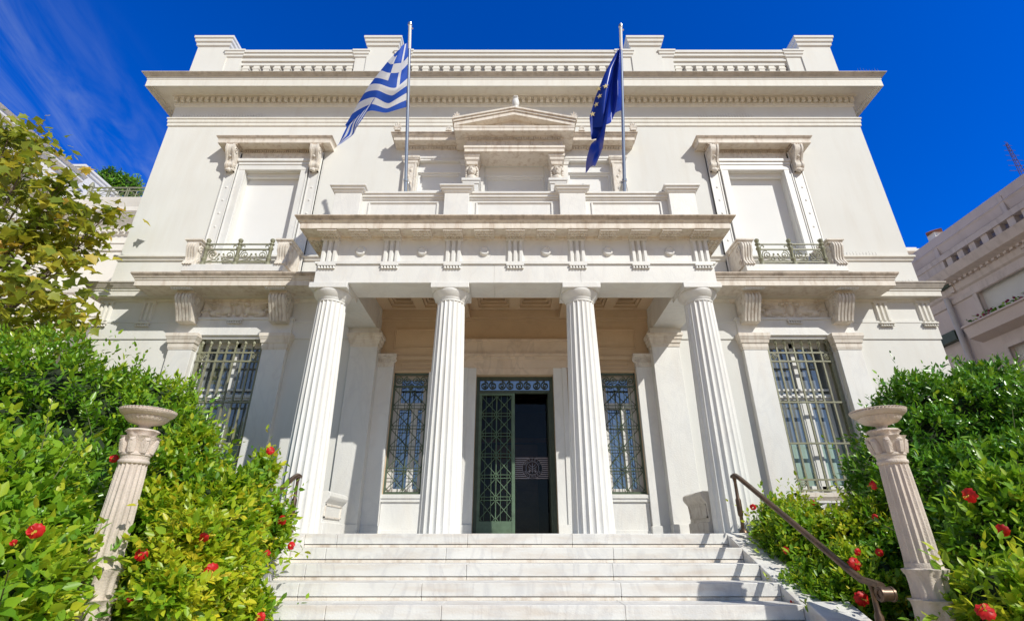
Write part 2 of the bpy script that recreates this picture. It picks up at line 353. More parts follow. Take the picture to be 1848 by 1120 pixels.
# upper band, frieze, dentils, cornice
m = MB(); m.mould(-HX, HX, W, [(.0, 9.24), (.025, 9.26), (.025, 9.36), (.04, 9.362), (.04, 9.44), (.06, 9.46), (.06, 9.50), (0.0, 9.53)], 23.9); m.build('upper_band', M['trim'], mus)
m = MB(); m.mould(-HX, HX, W, [(0, 9.90), (.03, 9.93), (.03, 10.01), (.012, 10.02), (.012, 10.16), (.10, 10.19), (.12, 10.205), (.42, 10.205), (.42, 10.17), (.495, 10.17), (.495, 10.077), (.50, 10.077), (.50, 10.29), (.51, 10.295), (.51, 10.365), (.525, 10.37), (.535, 10.385), (.585, 10.425), (.605, 10.432), (.615, 10.434), (.615, 10.452), (.0, 10.60)], 23.9, 10.368)
m.build('main_cornice', [M['trim'], M['sooty']], mus)
m = comb(-HX - .06, HX + .06, 112, .084, 10.03, 10.15, W - .095, W - .013)
m.build('dentil_course', M['trim'], mus)

# roof parapet
pz = 10.5
def pedestal(x0, x1, z1, cap, y0=W, out=.1):
    q = MB(); q.box(x0, x1, y0, y0 + .8, pz, z1 - cap)
    q.mould(x0, x1, y0, [(0, z1 - cap), (out * .35, z1 - cap + .03), (out * .4, z1 - cap * .62), (out * .7, z1 - cap * .55), (out * .75, z1 - cap * .3), (out, z1 - cap * .22), (out, z1), (0, z1 + .02)], y0 + .8 + out)
    return q
for sg in (-1, 1):
    for a, b, z1, cap, y0, o_, nm in ((7.71, 8.56, 12.41, .32, W, .11, 'roof_pedestal'), (7.31, 7.712, 11.96, .26, W + .03, .08, 'roof_pier'), (3.15, 3.955, 12.41, .32, W, .11, 'roof_pedestal'), (2.78, 3.152, 11.96, .26, W + .03, .08, 'roof_pier'), (3.953, 4.26, 11.96, .26, W + .03, .08, 'roof_pier')):
        x0, x1 = sorted((sg * a, sg * b)); pedestal(x0, x1, z1, cap, y0, o_).build(nm, M['stucco'], mus)
rail = MB(); bas = MB()
bal0 = MB(); bal0.lathe((0, 0, 0), [(.075, 0), (.075, .06), (.05, .08), (.085, .2), (.085, .26), (.05, .42), (.045, .5), (.07, .52), (.07, .60)], 10)
first = None
for x0, x1, k in ((-7.31, -4.26, 11), (4.26, 7.31, 11), (-2.78, 2.78, 20)):
    rail.box(x0, x1, W + .09, W + .5, 11.50, 11.62); rail.box(x0, x1, W + .05, W + .55, 11.62, 11.76); rail.box(x0, x1, W + .0, W + .6, 11.76, 11.86); rail.box(x0, x1, W - .03, W + .62, 11.86, 11.945)
    bas.box(x0, x1, W + .09, W + .5, pz, 10.9)
    for i in range(k):
        p = (x0 + (x1 - x0) * (i + .5) / k, W + .26, 10.9)
        if first is None:
            mb = MB(); mb.v = [(x + p[0], y + p[1], z + p[2]) for x, y, z in bal0.v]; mb.f = bal0.f; mb.mi = bal0.mi
            # square-section balusters as on the roof
            mb = MB(); mb.box(p[0] - .078, p[0] + .078, p[1] - .16, p[1] + .12, p[2], p[2] + .6)
            mb.box(p[0] - .095, p[0] + .095, p[1] - .17, p[1] + .13, p[2] + .47, p[2] + .52)
            mb.box(p[0] - .095, p[0] + .095, p[1] - .17, p[1] + .13, p[2] + .25, p[2] + .29)
            first = mb.build('baluster', M['trim'], mus); p0 = p
        else: dup(first, mus, (p[0] - p0[0], 0, 0))
rail.build('balustrade_rail', M['stucco'], mus); bas.build('balustrade_base', M['stucco'], mus)

# bird spikes along the ledges (uncountable fine wire)
m = MB()
def spikes(x0, x1, y, z, h=.13, step=.07):
    x = x0
    while x < x1:
        for dx, dy in ((-.03, -.03), (.03, .02)):
            m.tube([(x, y, z), (x + dx, y + dy, z + h * random.uniform(.7, 1.1))], .0022, 3)
        x += step
spikes(8.55, 9.1, W - .55, 10.47); spikes(-8.3, -6.2, W - .03, 9.51, .1); spikes(4.6, 6.0, W - .03, 9.51, .1); spikes(7.0, 7.9, W - .03, 5.53, .1); spikes(7.3, 8.4, W - .1, 4.8, .1)
spikes(-3.2, -2.2, E - .1, 4.98, .08, .12); spikes(1.7, 3.2, E - .1, 4.98, .08, .12); spikes(.4, 1.4, W - .6, 8.72, .1)
o = m.build('bird_spikes', M['spike'], mus); o['kind'] = 'stuff'

# string courses
for sg in (-1, 1):
    m = MB(); x0, x1 = sorted((sg * 3.3, sg * HX))
    m.mould(x0, x1, W, [(0, 5.41), (.03, 5.42), (.045, 5.48), (.075, 5.49), (.075, 5.53), (0, 5.56)], W + 3)
    m.build('sill_course', M['trim'], mus)
for sg in (-1, 1):
    x0, x1 = sorted((sg * 3.38, sg * HX))
    m = MB(); m.mould(x0, x1, W, [(0, 4.42), (.03, 4.44), (.05, 4.48), (.17, 4.487), (.19, 4.487), (.195, 4.485), (.195, 4.595), (.21, 4.60), (.215, 4.64), (.235, 4.65), (.285, 4.745), (.295, 4.75), (.295, 4.775), (0, 4.85)], W + 4, 4.645); m.build('string_cornice', [M['trim'], M['sooty']], mus)
    m = MB(); m.mould(x0, x1, W, [(0, 3.605), (.022, 3.608), (.022, 3.955), (.03, 3.958), (.03, 4.0), (0, 4.01)], W + 4); m.build('architrave_band', M['stucco'], mus)
def triglyph(mb, xc, wd, yw, z0, z1, out=.05):
    gw = wd / 3
    for i in range(3):
        a = xc - wd / 2 + i * gw; c = .27 * gw
        mb.add([(a, yw, z0), (a + c, yw - out, z0), (a + gw - c, yw - out, z0), (a + gw, yw, z0), (a, yw, z1), (a + c, yw - out, z1), (a + gw - c, yw - out, z1), (a + gw, yw, z1)],
               [(0, 1, 5, 4), (1, 2, 6, 5), (2, 3, 7, 6), (4, 5, 6, 7), (3, 2, 1, 0)])
    mb.box(xc - wd / 2 - .004, xc + wd / 2 + .004, yw - out - .006, yw - .001, z1 - .04, z1 + .004)
def guttae(mb, xc, wd, yw, z, out=.055, k=6):
    mb.box(xc - wd / 2, xc + wd / 2, yw - out - .012, yw - .002, z - .035, z)
    for i in range(k):
        x = xc - wd / 2 + wd * (i + .5) / k; mb.lathe((x, yw - out * .6, z - .085), [(.024, 0), (.015, .05)], 8)
for sg in (-1, 1):
    for x in (7.56, 8.44):
        m = MB(); triglyph(m, sg * x, .28, W - .002, 4.0, 4.43); guttae(m, sg * x, .29, W - .024, 3.955); m.build('triglyph', M['trim'], mus, bevel=.003)

# ---- upper side windows (tall shuttered openings under hoods)
def console(xc, wd, z0, z1, out, yw):
    q = MB(); h = z1 - z0
    prof = [(yw, z1), (yw - out, z1)] + [(yw - out * (.78 + .22 * math.cos(t)) , z1 - h * (.16 - .16 * math.cos(t) )) for t in [math.pi * i / 8 for i in range(9)]][1:5]
    prof = [(yw, z1), (yw - out * .95, z1), (yw - out, z1 - h * .08), (yw - out, z1 - h * .2), (yw - out * .9, z1 - h * .32), (yw - out * .66, z1 - h * .46), (yw - out * .5, z1 - h * .6), (yw - out * .46, z1 - h * .68), (yw - out * .52, z1 - h * .76), (yw - out * .5, z1 - h * .85), (yw - out * .36, z1 - h * .93), (yw - out * .2, z1 - h), (yw, z1 - h)]
    q.prism_x(prof, xc - wd / 2, xc + wd / 2)
    for k in (-1, 1): q.prism_x([(y - .018 if y < yw else y, z) for y, z in prof], xc + k * wd * .38 - wd * .1, xc + k * wd * .38 + wd * .1)
    for k in (-1, 1):
        q.tube([(xc + k * (wd / 2 + .006), yw - out * .62 + a, z1 - h * .2 + b) for a, b in spiral((0, 0), out * .32, 1.6, 0)], .012, 5)
        q.tube([(xc + k * (wd / 2 + .006), yw - out * .28 + a, z1 - h * .8 + b) for a, b in spiral((0, 0), out * .2, 1.4, 2)], .01, 5)
    q.ball((xc, yw - out * .62, z1 - h * .46), wd * .19, 8, 6); q.ball((xc, yw - out * .34, z1 - h * 1.0), wd * .3, 8, 6, (1, .8, 1)); q.ball((xc - wd * .3, yw - out * .3, z1 - h * .97), wd * .2, 8, 6); q.ball((xc + wd * .3, yw - out * .3, z1 - h * .97), wd * .2, 8, 6)
    return q
for sg in (-1, 1):
    xc = sg * XW
    h = MB(); h.mould(xc - 1.02, xc + 1.02, W, [(0, 8.38), (.03, 8.39), (.03, 8.44), (.06, 8.455), (.30, 8.456), (.305, 8.452), (.305, 8.555), (.313, 8.558), (.317, 8.583), (.33, 8.588), (.342, 8.612), (.35, 8.62), (.35, 8.64), (0, 8.69)], W + .02, 8.585)
    hood = h.build('window_hood', [M['stone'], M['grimy']], mus)
    q = comb(xc - .80, xc + .80, 30, .032, 8.388, 8.43, W - .075, W - .031)
    q.build('hood_dentils', M['grimy'], hood)
    q = MB(); q.box(xc - .84, xc + .84, W - .03, W - .001, 8.155, 8.385)
    for i in range(5): q.lathe((0, 0, 0), [(.035, 0), (.035, .012)], 12) if False else q.ball((xc - .62 + .31 * i, W - .03, 8.24), .036, 10, 6, (1, .4, 1))
    q.build('hood_frieze', M['carved'], hood)
    fr = MB(); fr.box(xc - .86, xc + .86, W - .115, W - .002, 8.07, 8.15); fr.box(xc - .835, xc + .835, W - .09, W - .002, 7.985, 8.07)
    fr.box(xc - .83, xc + .83, W - .075, W - .002, 7.842, 7.985)
    for k in (-1, 1):
        a, b = sorted((xc + k * .658, xc + k * .83)); fr.box(a, b, W - .072, W - .002, 4.93, 7.84)
        a, b = sorted((xc + k * .80, xc + k * .828)); fr.box(a, b, W - .088, W - .002, 4.94, 7.842)
    wf = fr.build('window_frame', M['marble'], mus, bevel=.006)
    for k in (-1, 1):
        st = MB(); a, b = sorted((xc + k * .86, xc + k * 1.11)); st.box(a, b, W - .055, W - .002, 4.93, 8.38)
        for e0 in (a, b - .03): st.box(e0, e0 + .03, W - .068, W - .002, 4.94, 8.36)
        for i in range(7): st.ball(((a + b) / 2, W - .057, 5.55 + .36 * i), .028, 8, 6, (1, .45, 1))
        st.build('studded_strip', M['marble'], mus, bevel=.004)
        console(xc + k * .985, .2, 7.78, 8.40, .27, W - .055).build('console', M['carved'], hood, 40)
        q = MB(); q.box(xc + k * .985 - .13, xc + k * .985 + .13, W - .30, W - .06, 8.402, 8.43); q.box(xc + k * .985 - .145, xc + k * .985 + .145, W - .302, W - .06, 8.43, 8.455)
        for i in range(5): q.box(xc + k * .985 - .12 + i * .052, xc + k * .985 - .092 + i * .052, W - .312, W - .3, 8.40, 8.432)
        q.build('console_block', M['grimy'], hood)
    sh = MB(); sh.add([(xc - .655, W + .17, 4.9), (xc + .655, W + .17, 4.9), (xc + .655, W + .17, 7.85), (xc - .655, W + .17, 7.85)], [(0, 1, 2, 3)])
    sh.box(xc - .655, xc + .655, W + .07, W + .16, 7.74, 7.845); sh.build('roller_shutter', M['shutter'], mus)

# ---- balconies under those windows
def make_balcony():
    t = bpy.data.objects.new('balcony', None); COL.objects.link(t); t.parent = mus; t.location = (XW, 0, 0)
    xc = XW
    s_ = MB(); s_.mould(xc - 1.17, xc + 1.17, W, [(.0, 4.40), (.05, 4.44), (.05, 4.488), (.655, 4.49), (.66, 4.485), (.66, 4.60), (.675, 4.605), (.68, 4.65), (.70, 4.653), (.705, 4.67), (.735, 4.715), (.74, 4.72), (.74, 4.75), (.70, 4.77), (0, 4.84)], W + .01, 4.66)
    s_.build('slab', [M['stone'], M['grimy']], t)
    MB().box(xc - 1.02, xc + 1.02, W - .63, W - .05, 4.83, 4.985).build('kerb', M['marble'], t, bevel=.006)
    for k in (-1, 1):
        b_ = MB(); y0, y1 = W - .62, W - .01; xa = xc + k * .93
        b_.box(xa - .125, xa + .125, y0 + .06, y1, 4.98, 5.50)
        prof = [(y0 + .07, 5.50), (y0 - .0, 5.50), (y0 - .035, 5.45), (y0 - .04, 5.38), (y0 - .01, 5.28), (y0 + .03, 5.18), (y0 + .035, 5.1), (y0 + .01, 5.06), (y0 - .03, 5.0), (y0 - .03, 4.98), (y0 + .07, 4.98)]
        b_.prism_x(prof, xa - .1, xa + .1)
        for j in (-.08, -.027, .027, .08): b_.prism_x([(y - (.016 if y < y0 + .06 else 0), z) for y, z in prof], xa + j - .014, xa + j + .014)
        for q in (-1, 1):
            b_.tube([(xa + q * .127, y0 + .1 + a, 5.36 + c) for a, c in spiral((0, 0), .09, 1.6, 0)], .012, 5); b_.tube([(xa + q * .127, y0 + .12 + a, 5.1 + c) for a, c in spiral((0, 0), .07, 1.5, 2)], .012, 5)
        b_.mould(xa - .125, xa + .125, y0 + .03, [(0, 5.495), (.02, 5.50), (.03, 5.54), (.055, 5.55), (.055, 5.585), (0, 5.595)], W - .012)
        b_.build('scroll_pedestal', M['carved'], t, 40)
        # big fluted bracket below the slab
        br = MB(); xb = xc + k * .93; yb = W - .03
        P = [(yb, 4.425), (yb - .40, 4.425), (yb - .43, 4.38), (yb - .425, 4.31), (yb - .37, 4.22), (yb - .31, 4.12), (yb - .25, 4.02), (yb - .21, 3.93), (yb - .20, 3.90), (yb, 3.90)]
        br.prism_x(P, xb - .17, xb + .17)
        for j in range(5): xx = xb - .136 + j * .068; br.prism_x([(y - (.022 if y < yb else 0), z + (.002 if y < yb else -.001)) for y, z in P], xx - .02, xx + .02)
        for q in (-1, 1):
            br.tube([(xb + q * .172, yb - .28 + a, 4.30 + c) for a, c in spiral((0, 0), .12, 1.7, .4)], .014, 5); br.tube([(xb + q * .172, yb - .12 + a, 4.04 + c) for a, c in spiral((0, 0), .07, 1.5, 2)], .011, 5)
        br.box(xb - .175, xb + .175, yb - .40, yb - .001, 4.428, 4.487)
        br.build('bracket', M['carved'], t, 40)
        eg = MB(); eg.box(xb - .2, xb + .2, W - .62, W - .5, 4.465, 4.489)
        for j in range(8): eg.lathe((xb - .175 + .05 * j, W - .60, 4.44), [(.012, 0), (.022, .03)], 8)
        eg.build('egg_moulding', M['marble'], t)
    # cast iron railing
    ir = bpy.data.objects.new('railing', None); COL.objects.link(ir); ir.parent = t
    yr = W - .57
    for x in (-.66, 0, .66):
        MB().lathe((xc + x, yr, 4.985), [(.055, 0), (.055, .05), (.03, .07), (.042, .13), (.048, .14), (.048, .16), (.03, .18), (.036, .36), (.05, .38), (.05, .41), (.03, .43), (.03, .47), (.05, .485), (.05, .51), (.025, .53), (.042, .56), (.048, .60), (.03, .625), (.01, .63)], 14).build('post', M['iron'], ir, 40)
    q = MB()
    for z, h_ in ((5.485, .025), (5.36, .03), (5.065, .025)): q.box(xc - .66, xc + .66, yr - .013, yr + .013, z - h_ / 2, z + h_ / 2)
    q.build('rails', M['iron'], ir)
    q = MB()
    for half in (0, 1):
        for mir in (-1, 1):
            bx = xc + (-.33 if half == 0 else .33)
            f = lambda pts: q.tube([(bx + mir * a, yr, 5.21 + c) for a, c in pts], .011, 5)
            f(spiral((-.17, .02), .085, 1.5, -1.2, -1)); f([(-.29, -.13), (-.28, .02), (-.25, .1), (-.2, .13), (-.17, .105)]); f([(-.26, -.13), (-.2, -.11), (-.12, -.09), (-.06, -.11), (-.03, -.08), (-.05, -.05)]); f([(-.12, -.09), (-.07, -.02), (-.05, .03)])
            f([(-.30, .16), (-.28, .22), (-.24, .25), (-.21, .23), (-.22, .2)])
            q.ball((bx + mir * -.045, yr, 5.25), .022, 6, 5); q.ball((bx + mir * -.04, yr, 5.145), .02, 6, 5)
    q.build('scrollwork', M['iron'], ir, 50)
    # carved griffin-style relief between the brackets
    nx, nz = 90, 34; vs = []; fs = []
    def hgt(u, v):                                  # u -1..1, v 0..1
        a = abs(u); z = 0
        el = lambda cx, cz, rx, rz, h: h * max(0, 1 - ((a - cx) / rx) ** 2 - ((v - cz) / rz) ** 2) ** .5
        z = max(z, el(.42, .33, .30, .20, .05), el(.25, .42, .10, .24, .05), el(.20, .80, .08, .12, .05), el(.66, .22, .12, .2, .045), el(.0, .45, .10, .38, .055), el(.0, .88, .12, .1, .04), el(.22, .10, .07, .1, .04), el(.55, .07, .12, .07, .04))
        for k in range(4):                          # wing feathers
            dx = a - (.32 + .13 * k * .5); zz = .58 + (a - .3) * (.55 - .13 * k) - .05 * k
            if .28 < a < .92 - .08 * k: z = max(z, .04 * max(0, 1 - ((v - zz) / .045) ** 2) ** .5)
        tail = .2 + .25 * math.sin((a - .7) * 9)
        if a > .7: z = max(z, .035 * max(0, 1 - ((v - tail) / .06) ** 2) ** .5)
        return z
    for j in range(nz + 1):
        for i in range(nx + 1):
            u = -1 + 2 * i / nx; v = j / nz; vs.append((xc + u * .75, W - .03 - 1.5 * hgt(u, v), 4.07 + .36 * v))
    for j in range(nz):
        for i in range(nx): a = j * (nx + 1) + i; fs.append((a, a + 1, a + nx + 2, a + nx + 1))
    q = MB(); q.add(vs, fs); q.build('relief_panel', M['stone'], t, 60)
    return t
bal = make_balcony(); bal2 = dup(bal, mus, (-XW, 0, 0))

# ---- lower windows: lintel block, pilasters, grille, casement
for sg in (-1, 1):
    xc = sg * XW
    q = MB(); q.box(xc - 1.17, xc + 1.17, W - .07, W - .001, 3.675, 4.066); q.mould(xc - 1.17, xc + 1.17, W - .07, [(0, 4.0), (.025, 4.003), (.025, 4.05), (0, 4.055)], W - .002)
    for k in (-.92, 0, .92): guttae(q, xc + k, .30, W - .075, 4.0, .05)
    q.build('lintel', M['marble'], mus)
    for k in (-1, 1):
        q = MB(); xp = xc + k * .925
        q.box(xp - .235, xp + .235, W - .12, W - .001, -1.0, 3.36)
        pil = q.build('pilaster', M['marble'], mus, bevel=.006)
        q = MB(); q.mould(xp - .235, xp + .235, W - .12, [(0, 3.345), (.012, 3.35), (.012, 3.38), (.02, 3.385), (.022, 3.46), (.04, 3.48), (.05, 3.54), (.055, 3.545), (.075, 3.60), (.08, 3.605), (.08, 3.674), (0, 3.674)], W - .002)
        q.build('capital', M['stone'], pil)
    q = MB(); q.mould(xc - .69, xc + .69, W - .02, [(0, .55), (.04, .56), (.06, .6), (.1, .62), (.1, .685), (0, .70)], W + .02); q.build('window_sill', M['stone'], mus)
    # pierced marble screen under the sill
    q = MB()
    for i in range(6):
        for j in range(2):
            x0 = xc - .69 + .23 * i; z0 = .10 + .22 * j
            for aa, bb in (((0, 0), (.23, .22)), ((.23, 0), (0, .22))):
                p1 = Vector((x0 + aa[0], W - .09, z0 + aa[1])); p2 = Vector((x0 + bb[0], W - .09, z0 + bb[1])); q.tube([p1, p2], .032, 4)
    q.box(xc - .69, xc + .69, W - .13, W - .05, .52, .552); q.box(xc - .69, xc + .69, W - .14, W - .03, -.9, .08); q.build('pierced_screen', M['marble'], mus)
    MB().box(xc - .69, xc + .69, W - .03, W - .002, .08, .52).build('screen_backing', M['carved'], mus)
    win = bpy.data.objects.new('casement_window', None); COL.objects.link(win); win.parent = mus; win.location = (xc, .3, 0)
    q = MB(); y0, y1 = W + .24, W + .31
    for x0, x1 in ((-.67, -.56), (.56, .67), (-.06, .06)): q.box(xc + x0, xc + x1, y0, y1, .69, 3.66)
    q.box(xc - .56, xc + .56, y0, y1, .69, .83); q.box(xc - .56, xc + .56, y0, y1, 3.5, 3.66); q.box(xc - .56, xc - .06, y0 - .02, y1, 2.42, 2.54); q.box(xc + .06, xc + .56, y0 - .02, y1, 2.42, 2.54)
    q.box(xc - .56, xc + .56, y0 - .05, y0 - .021, 2.46, 2.5); q.box(xc - .56, xc + .56, y0 - .035, y0 - .0205, 2.60, 2.64)
    for x0 in (-.50, .06, -.12, .44): q.box(xc + x0, xc + x0 + .06, y0 + .012, y1, .83, 2.42)
    q.build('window_frame', M['whitepaint'], win, bevel=.004)
    for x0, x1 in ((-.56, -.06), (.06, .56)):
        MB().box(xc + x0, xc + x1, y1 - .03, y1 - .02, 1.62, 2.42).build('pane', M['glass'], win)
        MB().box(xc + x0, xc + x1, y1 - .03, y1 - .02, .83, 1.62).build('curtained_pane', M['curtain'], win)
        MB().box(xc + x0, xc + x1, y1 - .03, y1 - .02, 2.54, 3.5).build('pane', M['glass'], win)
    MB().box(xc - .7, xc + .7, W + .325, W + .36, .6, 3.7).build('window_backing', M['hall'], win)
    gr = bpy.data.objects.new('window_grille', None); COL.objects.link(gr); gr.parent = mus; gr.location = (xc, 0, 0)
    yg = W + .03
    for i in range(8):
        x = xc - .60 + 1.2 * i / 7; q = MB(); q.box(x - .015, x + .015, yg - .015, yg + .015, .72, 3.46)
        q.lathe((x, yg, 3.45), [(.015, 0), (.03, .012), (.014, .03), (.036, .08), (.026, .12), (.002, .19)], 4)
        q.build('bar', M['iron'], gr)
    q = MB()
    for z in (3.33, 3.15, 2.33, 1.56, .92, .74): q.box(xc - .66, xc + .66, yg - .02, yg + .02, z - .016, z + .016)
    q.build('cross_rails', M['iron'], gr)
    q = MB()
    for z in (3.24, .83):
        for k in (-1, 1): q.tube([(xc + k * (.52), yg - .01, z) for _ in (0,)] and [(xc + k * .52 + a, yg - .018, z + c) for a, c in spiral((0, 0), .065, 2, 0)], .01, 5)
    for k in (-1, 1):
        q.box(xc + k * .63 - .018, xc + k * .63 + .018, yg - .01, yg + .03, .7, 3.58); q.lathe((xc + k * .63, yg + .01, 3.56), [(.03, 0), (.07, .06), (.07, .09)], 10)
        for z in (3.33, 3.15, 2.33, 1.56): q.box(xc + k * .655 - .02, xc + k * .655 + .02, yg, W + .2, z - .014, z + .014)
        q.box(xc + k * .65 - .015, xc + k * .65 + .015, W + .16, W + .19, .7, 3.58)
    q.build('scroll_corners', M['iron'], gr, 40)

# ---- central upper aedicule (three shuttered openings under a small pediment)
for sg in (-1, 1):
    x0, x1 = sorted((sg * 1.0, sg * 2.58))
    q = MB(); q.mould(x0, x1, W - .06, [(0, 8.44), (.02, 8.45), (.02, 8.50), (.05, 8.52), (.26, 8.522), (.262, 8.518), (.262, 8.60), (.275, 8.605), (.28, 8.63), (.30, 8.635), (.325, 8.685), (.335, 8.69), (.335, 8.712), (0, 8.77)], W + .01, 8.632)
    sc_ = q.build('side_cornice', [M['stone'], M['grimy']], mus)
    q = comb(x0 + .02, x1 - .02, 24, .036, 8.452, 8.50, W - .135, W - .081)
    q.build('cornice_dentils', M['carved'], sc_)
    q = MB(); q.box(x0, x1, W - .06, W - .001, 8.13, 8.45); a = x0 if sg > 0 else x0; q.box(x0 + .01, x1 - .01, W - .075, W - .0605, 8.19, 8.31); q.build('side_entablature', M['marble'], mus)
    xp = sg * 2.44; q = MB(); q.box(xp - .14, xp + .14, W - .11, W - .001, 4.9, 8.02)
    for k in (-1, 1): q.box(xp + k * .12 - .02, xp + k * .12 + .02, W - .125, W - .1105, 4.9, 8.0)
    for i in range(11): q.ball((xp + .03 * (-1) ** i, W - .112, 6.1 + .17 * i), .035, 7, 5, (1, .6, 1.4))
    q.mould(xp - .15, xp + .15, W - .11, [(0, 8.0), (.015, 8.01), (.02, 8.07), (.045, 8.10), (.05, 8.13), (.06, 8.135), (.06, 8.19), (0, 8.195)], W - .002); q.build('carved_pilaster', M['carved'], mus)
    # inner pier, console block and herm head
    xp = sg * .99; q = MB(); q.box(xp - .27, xp + .27, W - .05, W - .001, 4.9, 8.0); q.mould(xp - .25, xp + .27 if sg > 0 else xp + .25, W - .05, [(0, 8.0), (.02, 8.01), (.03, 8.08), (.05, 8.12), (.05, 8.128), (0, 8.13)], W - .002); q.build('inner_pier', M['marble'], mus)
    xh = sg * .97; herm = bpy.data.objects.new('herm', None); COL.objects.link(herm); herm.parent = mus; herm.location = (xh, 0, 7.3)
    q = MB(); q.box(xh - .165, xh + .165, W - .42, W - .051, 4.9, 7.16); q.mould(xh - .165, xh + .165, W - .42, [(0, 7.15), (.02, 7.16), (.025, 7.22), (.045, 7.23), (.045, 7.29), (0, 7.295)], W - .052)
    for k in (-1, 1): q.tube([(xh + k * .06 + k * a, W - .428, 6.98 + c) for a, c in spiral((0, 0), .055, 1.4, 1.0)], .012, 5)
    q.build('shaft', M['marble'], herm)
    q = MB(); q.lathe((xh, W - .25, 7.29), [(.17, 0), (.17, .03), (.15, .05), (.165, .10), (.13, .16), (.08, .19)], 16, lambda t, i: 1 + .06 * math.cos(12 * t)); 
    q.lathe((xh, W - .27, 7.42), [(.06, 0), (.055, .1)], 10); q.build('shoulders', M['carved'], herm, 50)
    q = MB(); q.ball((xh, W - .30, 7.61), .115, 16, 12, (.85, .95, 1.2)); q.add([(xh - .018, W - .402, 7.585), (xh + .018, W - .402, 7.585), (xh, W - .44, 7.582), (xh, W - .41, 7.66), (xh, W - .40, 7.578)], [(0, 2, 3), (2, 1, 3), (0, 4, 2), (4, 1, 2)])
    q.box(xh - .03, xh + .03, W - .412, W - .39, 7.535, 7.548); q.ball((xh, W - .385, 7.505), .04, 8, 6)
    for k in (-1, 1): q.ball((xh + k * .04, W - .388, 7.645), .022, 8, 6, (1.3, .8, .7)); q.box(xh + k * .04 - .03, xh + k * .04 + .03, W - .41, W - .38, 7.668, 7.68)
    hd = q.build('head', M['carved'], herm, 60)
    q = MB()
    for i in range(13):
        t = math.pi * (i / 12); q.ball((xh + .12 * math.cos(t), W - .31, 7.62 + .12 * math.sin(t)), .036, 7, 5)
        if i in (0, 12): 
            for j in range(4): q.ball((xh + (.125 if i == 0 else -.125), W - .29, 7.60 - .055 * j), .036, 7, 5)
    q.build('hair', M['carved'], hd, 60)
    q = MB(); q.mould(xh - .10, xh + .10, W - .36, [(0, 7.74), (.02, 7.75), (.03, 7.82), (.06, 7.86), (.065, 7.93), (.085, 7.94), (.085, 8.008), (0, 8.01)], W - .052); q.build('cushion', M['stone'], herm)
q = MB(); q.box(-1.14, 1.14, W - .50, W - .0015, 8.012, 8.16); q.box(-1.13, 1.13, W - .485, W - .002, 8.16, 8.20); q.mould(-1.14, 1.14, W - .5, [(0, 8.10), (.02, 8.11), (.02, 8.17), (.0, 8.20)], W - .3)
q.box(-1.11, 1.11, W - .475, W - .003, 8.20, 8.34)
for i in range(8): q.ball((-.94 + 1.88 * i / 7, W - .476, 8.265), .04, 10, 6, (1, .35, 1))
q.build('central_lintel', M['stone'], mus)
q = MB(); q.mould(-1.11, 1.11, W - .475, [(0, 8.34), (.02, 8.345), (.03, 8.40), (.05, 8.415), (.255, 8.418), (.258, 8.412), (.258, 8.50), (.27, 8.505), (.27, 8.545), (0, 8.55)], W - .005)
pb = q.build('pediment_cornice', M['stone'], mus)
q = comb(-1.10, 1.10, 40, .032, 8.352, 8.40, W - .555, W - .506)
q.build('cornice_dentils', M['carved'], pb)
q = MB(); yF = W - .745; ap = 9.03
def rake(x, z0, k): return z0
for o_, y_, lo, hi in ((0, yF, .0, .10), (.02, yF - .03, .10, .16), (.05, yF - .06, .155, .20)):
    for sg in (-1, 1):
        xa = sg * (1.38 + o_); q.prism_y([(xa, 8.55 + lo), (0, 8.93 + lo - .04), (0, 8.93 + hi - .04), (xa, 8.55 + hi)][::sg], y_, W - .02)
q.prism_y([(-1.2, 8.552), (1.2, 8.552), (0, 8.90)], W - .56, W - .05)
q.build('pediment', M['stone'], mus)
# acroteria: little fan leaves at the corners
ac = None
for x, y, z, hh in ((-1.33, W - .72, 8.72, .22), (1.37, W - .72, 8.72, .22), (-2.77, W - .35, 8.78, .22), (2.82, W - .35, 8.78, .22), (-1.56, W - .33, 8.78, .13), (1.60, W - .33, 8.78, .13)):
    q = MB()
    for k in range(7):
        a = R(-75 + 25 * k); l_ = hh * (1 - abs(k - 3) * .11)
        q.tube([(x, y, z), (x + .5 * l_ * math.sin(a) * .7, y - .02, z + .55 * l_ * math.cos(a)), (x + l_ * math.sin(a) * .62, y - .05, z + l_ * math.cos(a))], [.02, .03, .012], 6)
    q.box(x - .07, x + .07, y - .05, y + .06, z - .02, z + .03); q.build('corner_palmette', M['carved'], mus, 50)
for a, b, z in ((-.69, .69, 8.02), (-2.28, -1.27, 8.13), (1.27, 2.28, 8.13)):
    q = MB(); q.add([(a, W + .16, 4.9), (b, W + .16, 4.9), (b, W + .16, z), (a, W + .16, z)], [(0, 1, 2, 3)])
    q.box(a + .001, b - .001, W + .05, W + .155, z - .26, z - .002); q.box(a + .001, b - .001, W + .10, W + .157, z - .30, z - .26)
    for e0 in (a + .001, b - .051): q.box(e0, e0 + .05, W + .10, W + .158, 4.9, z - .30)
    q.build('roller_shutter', M['shutter'], mus)

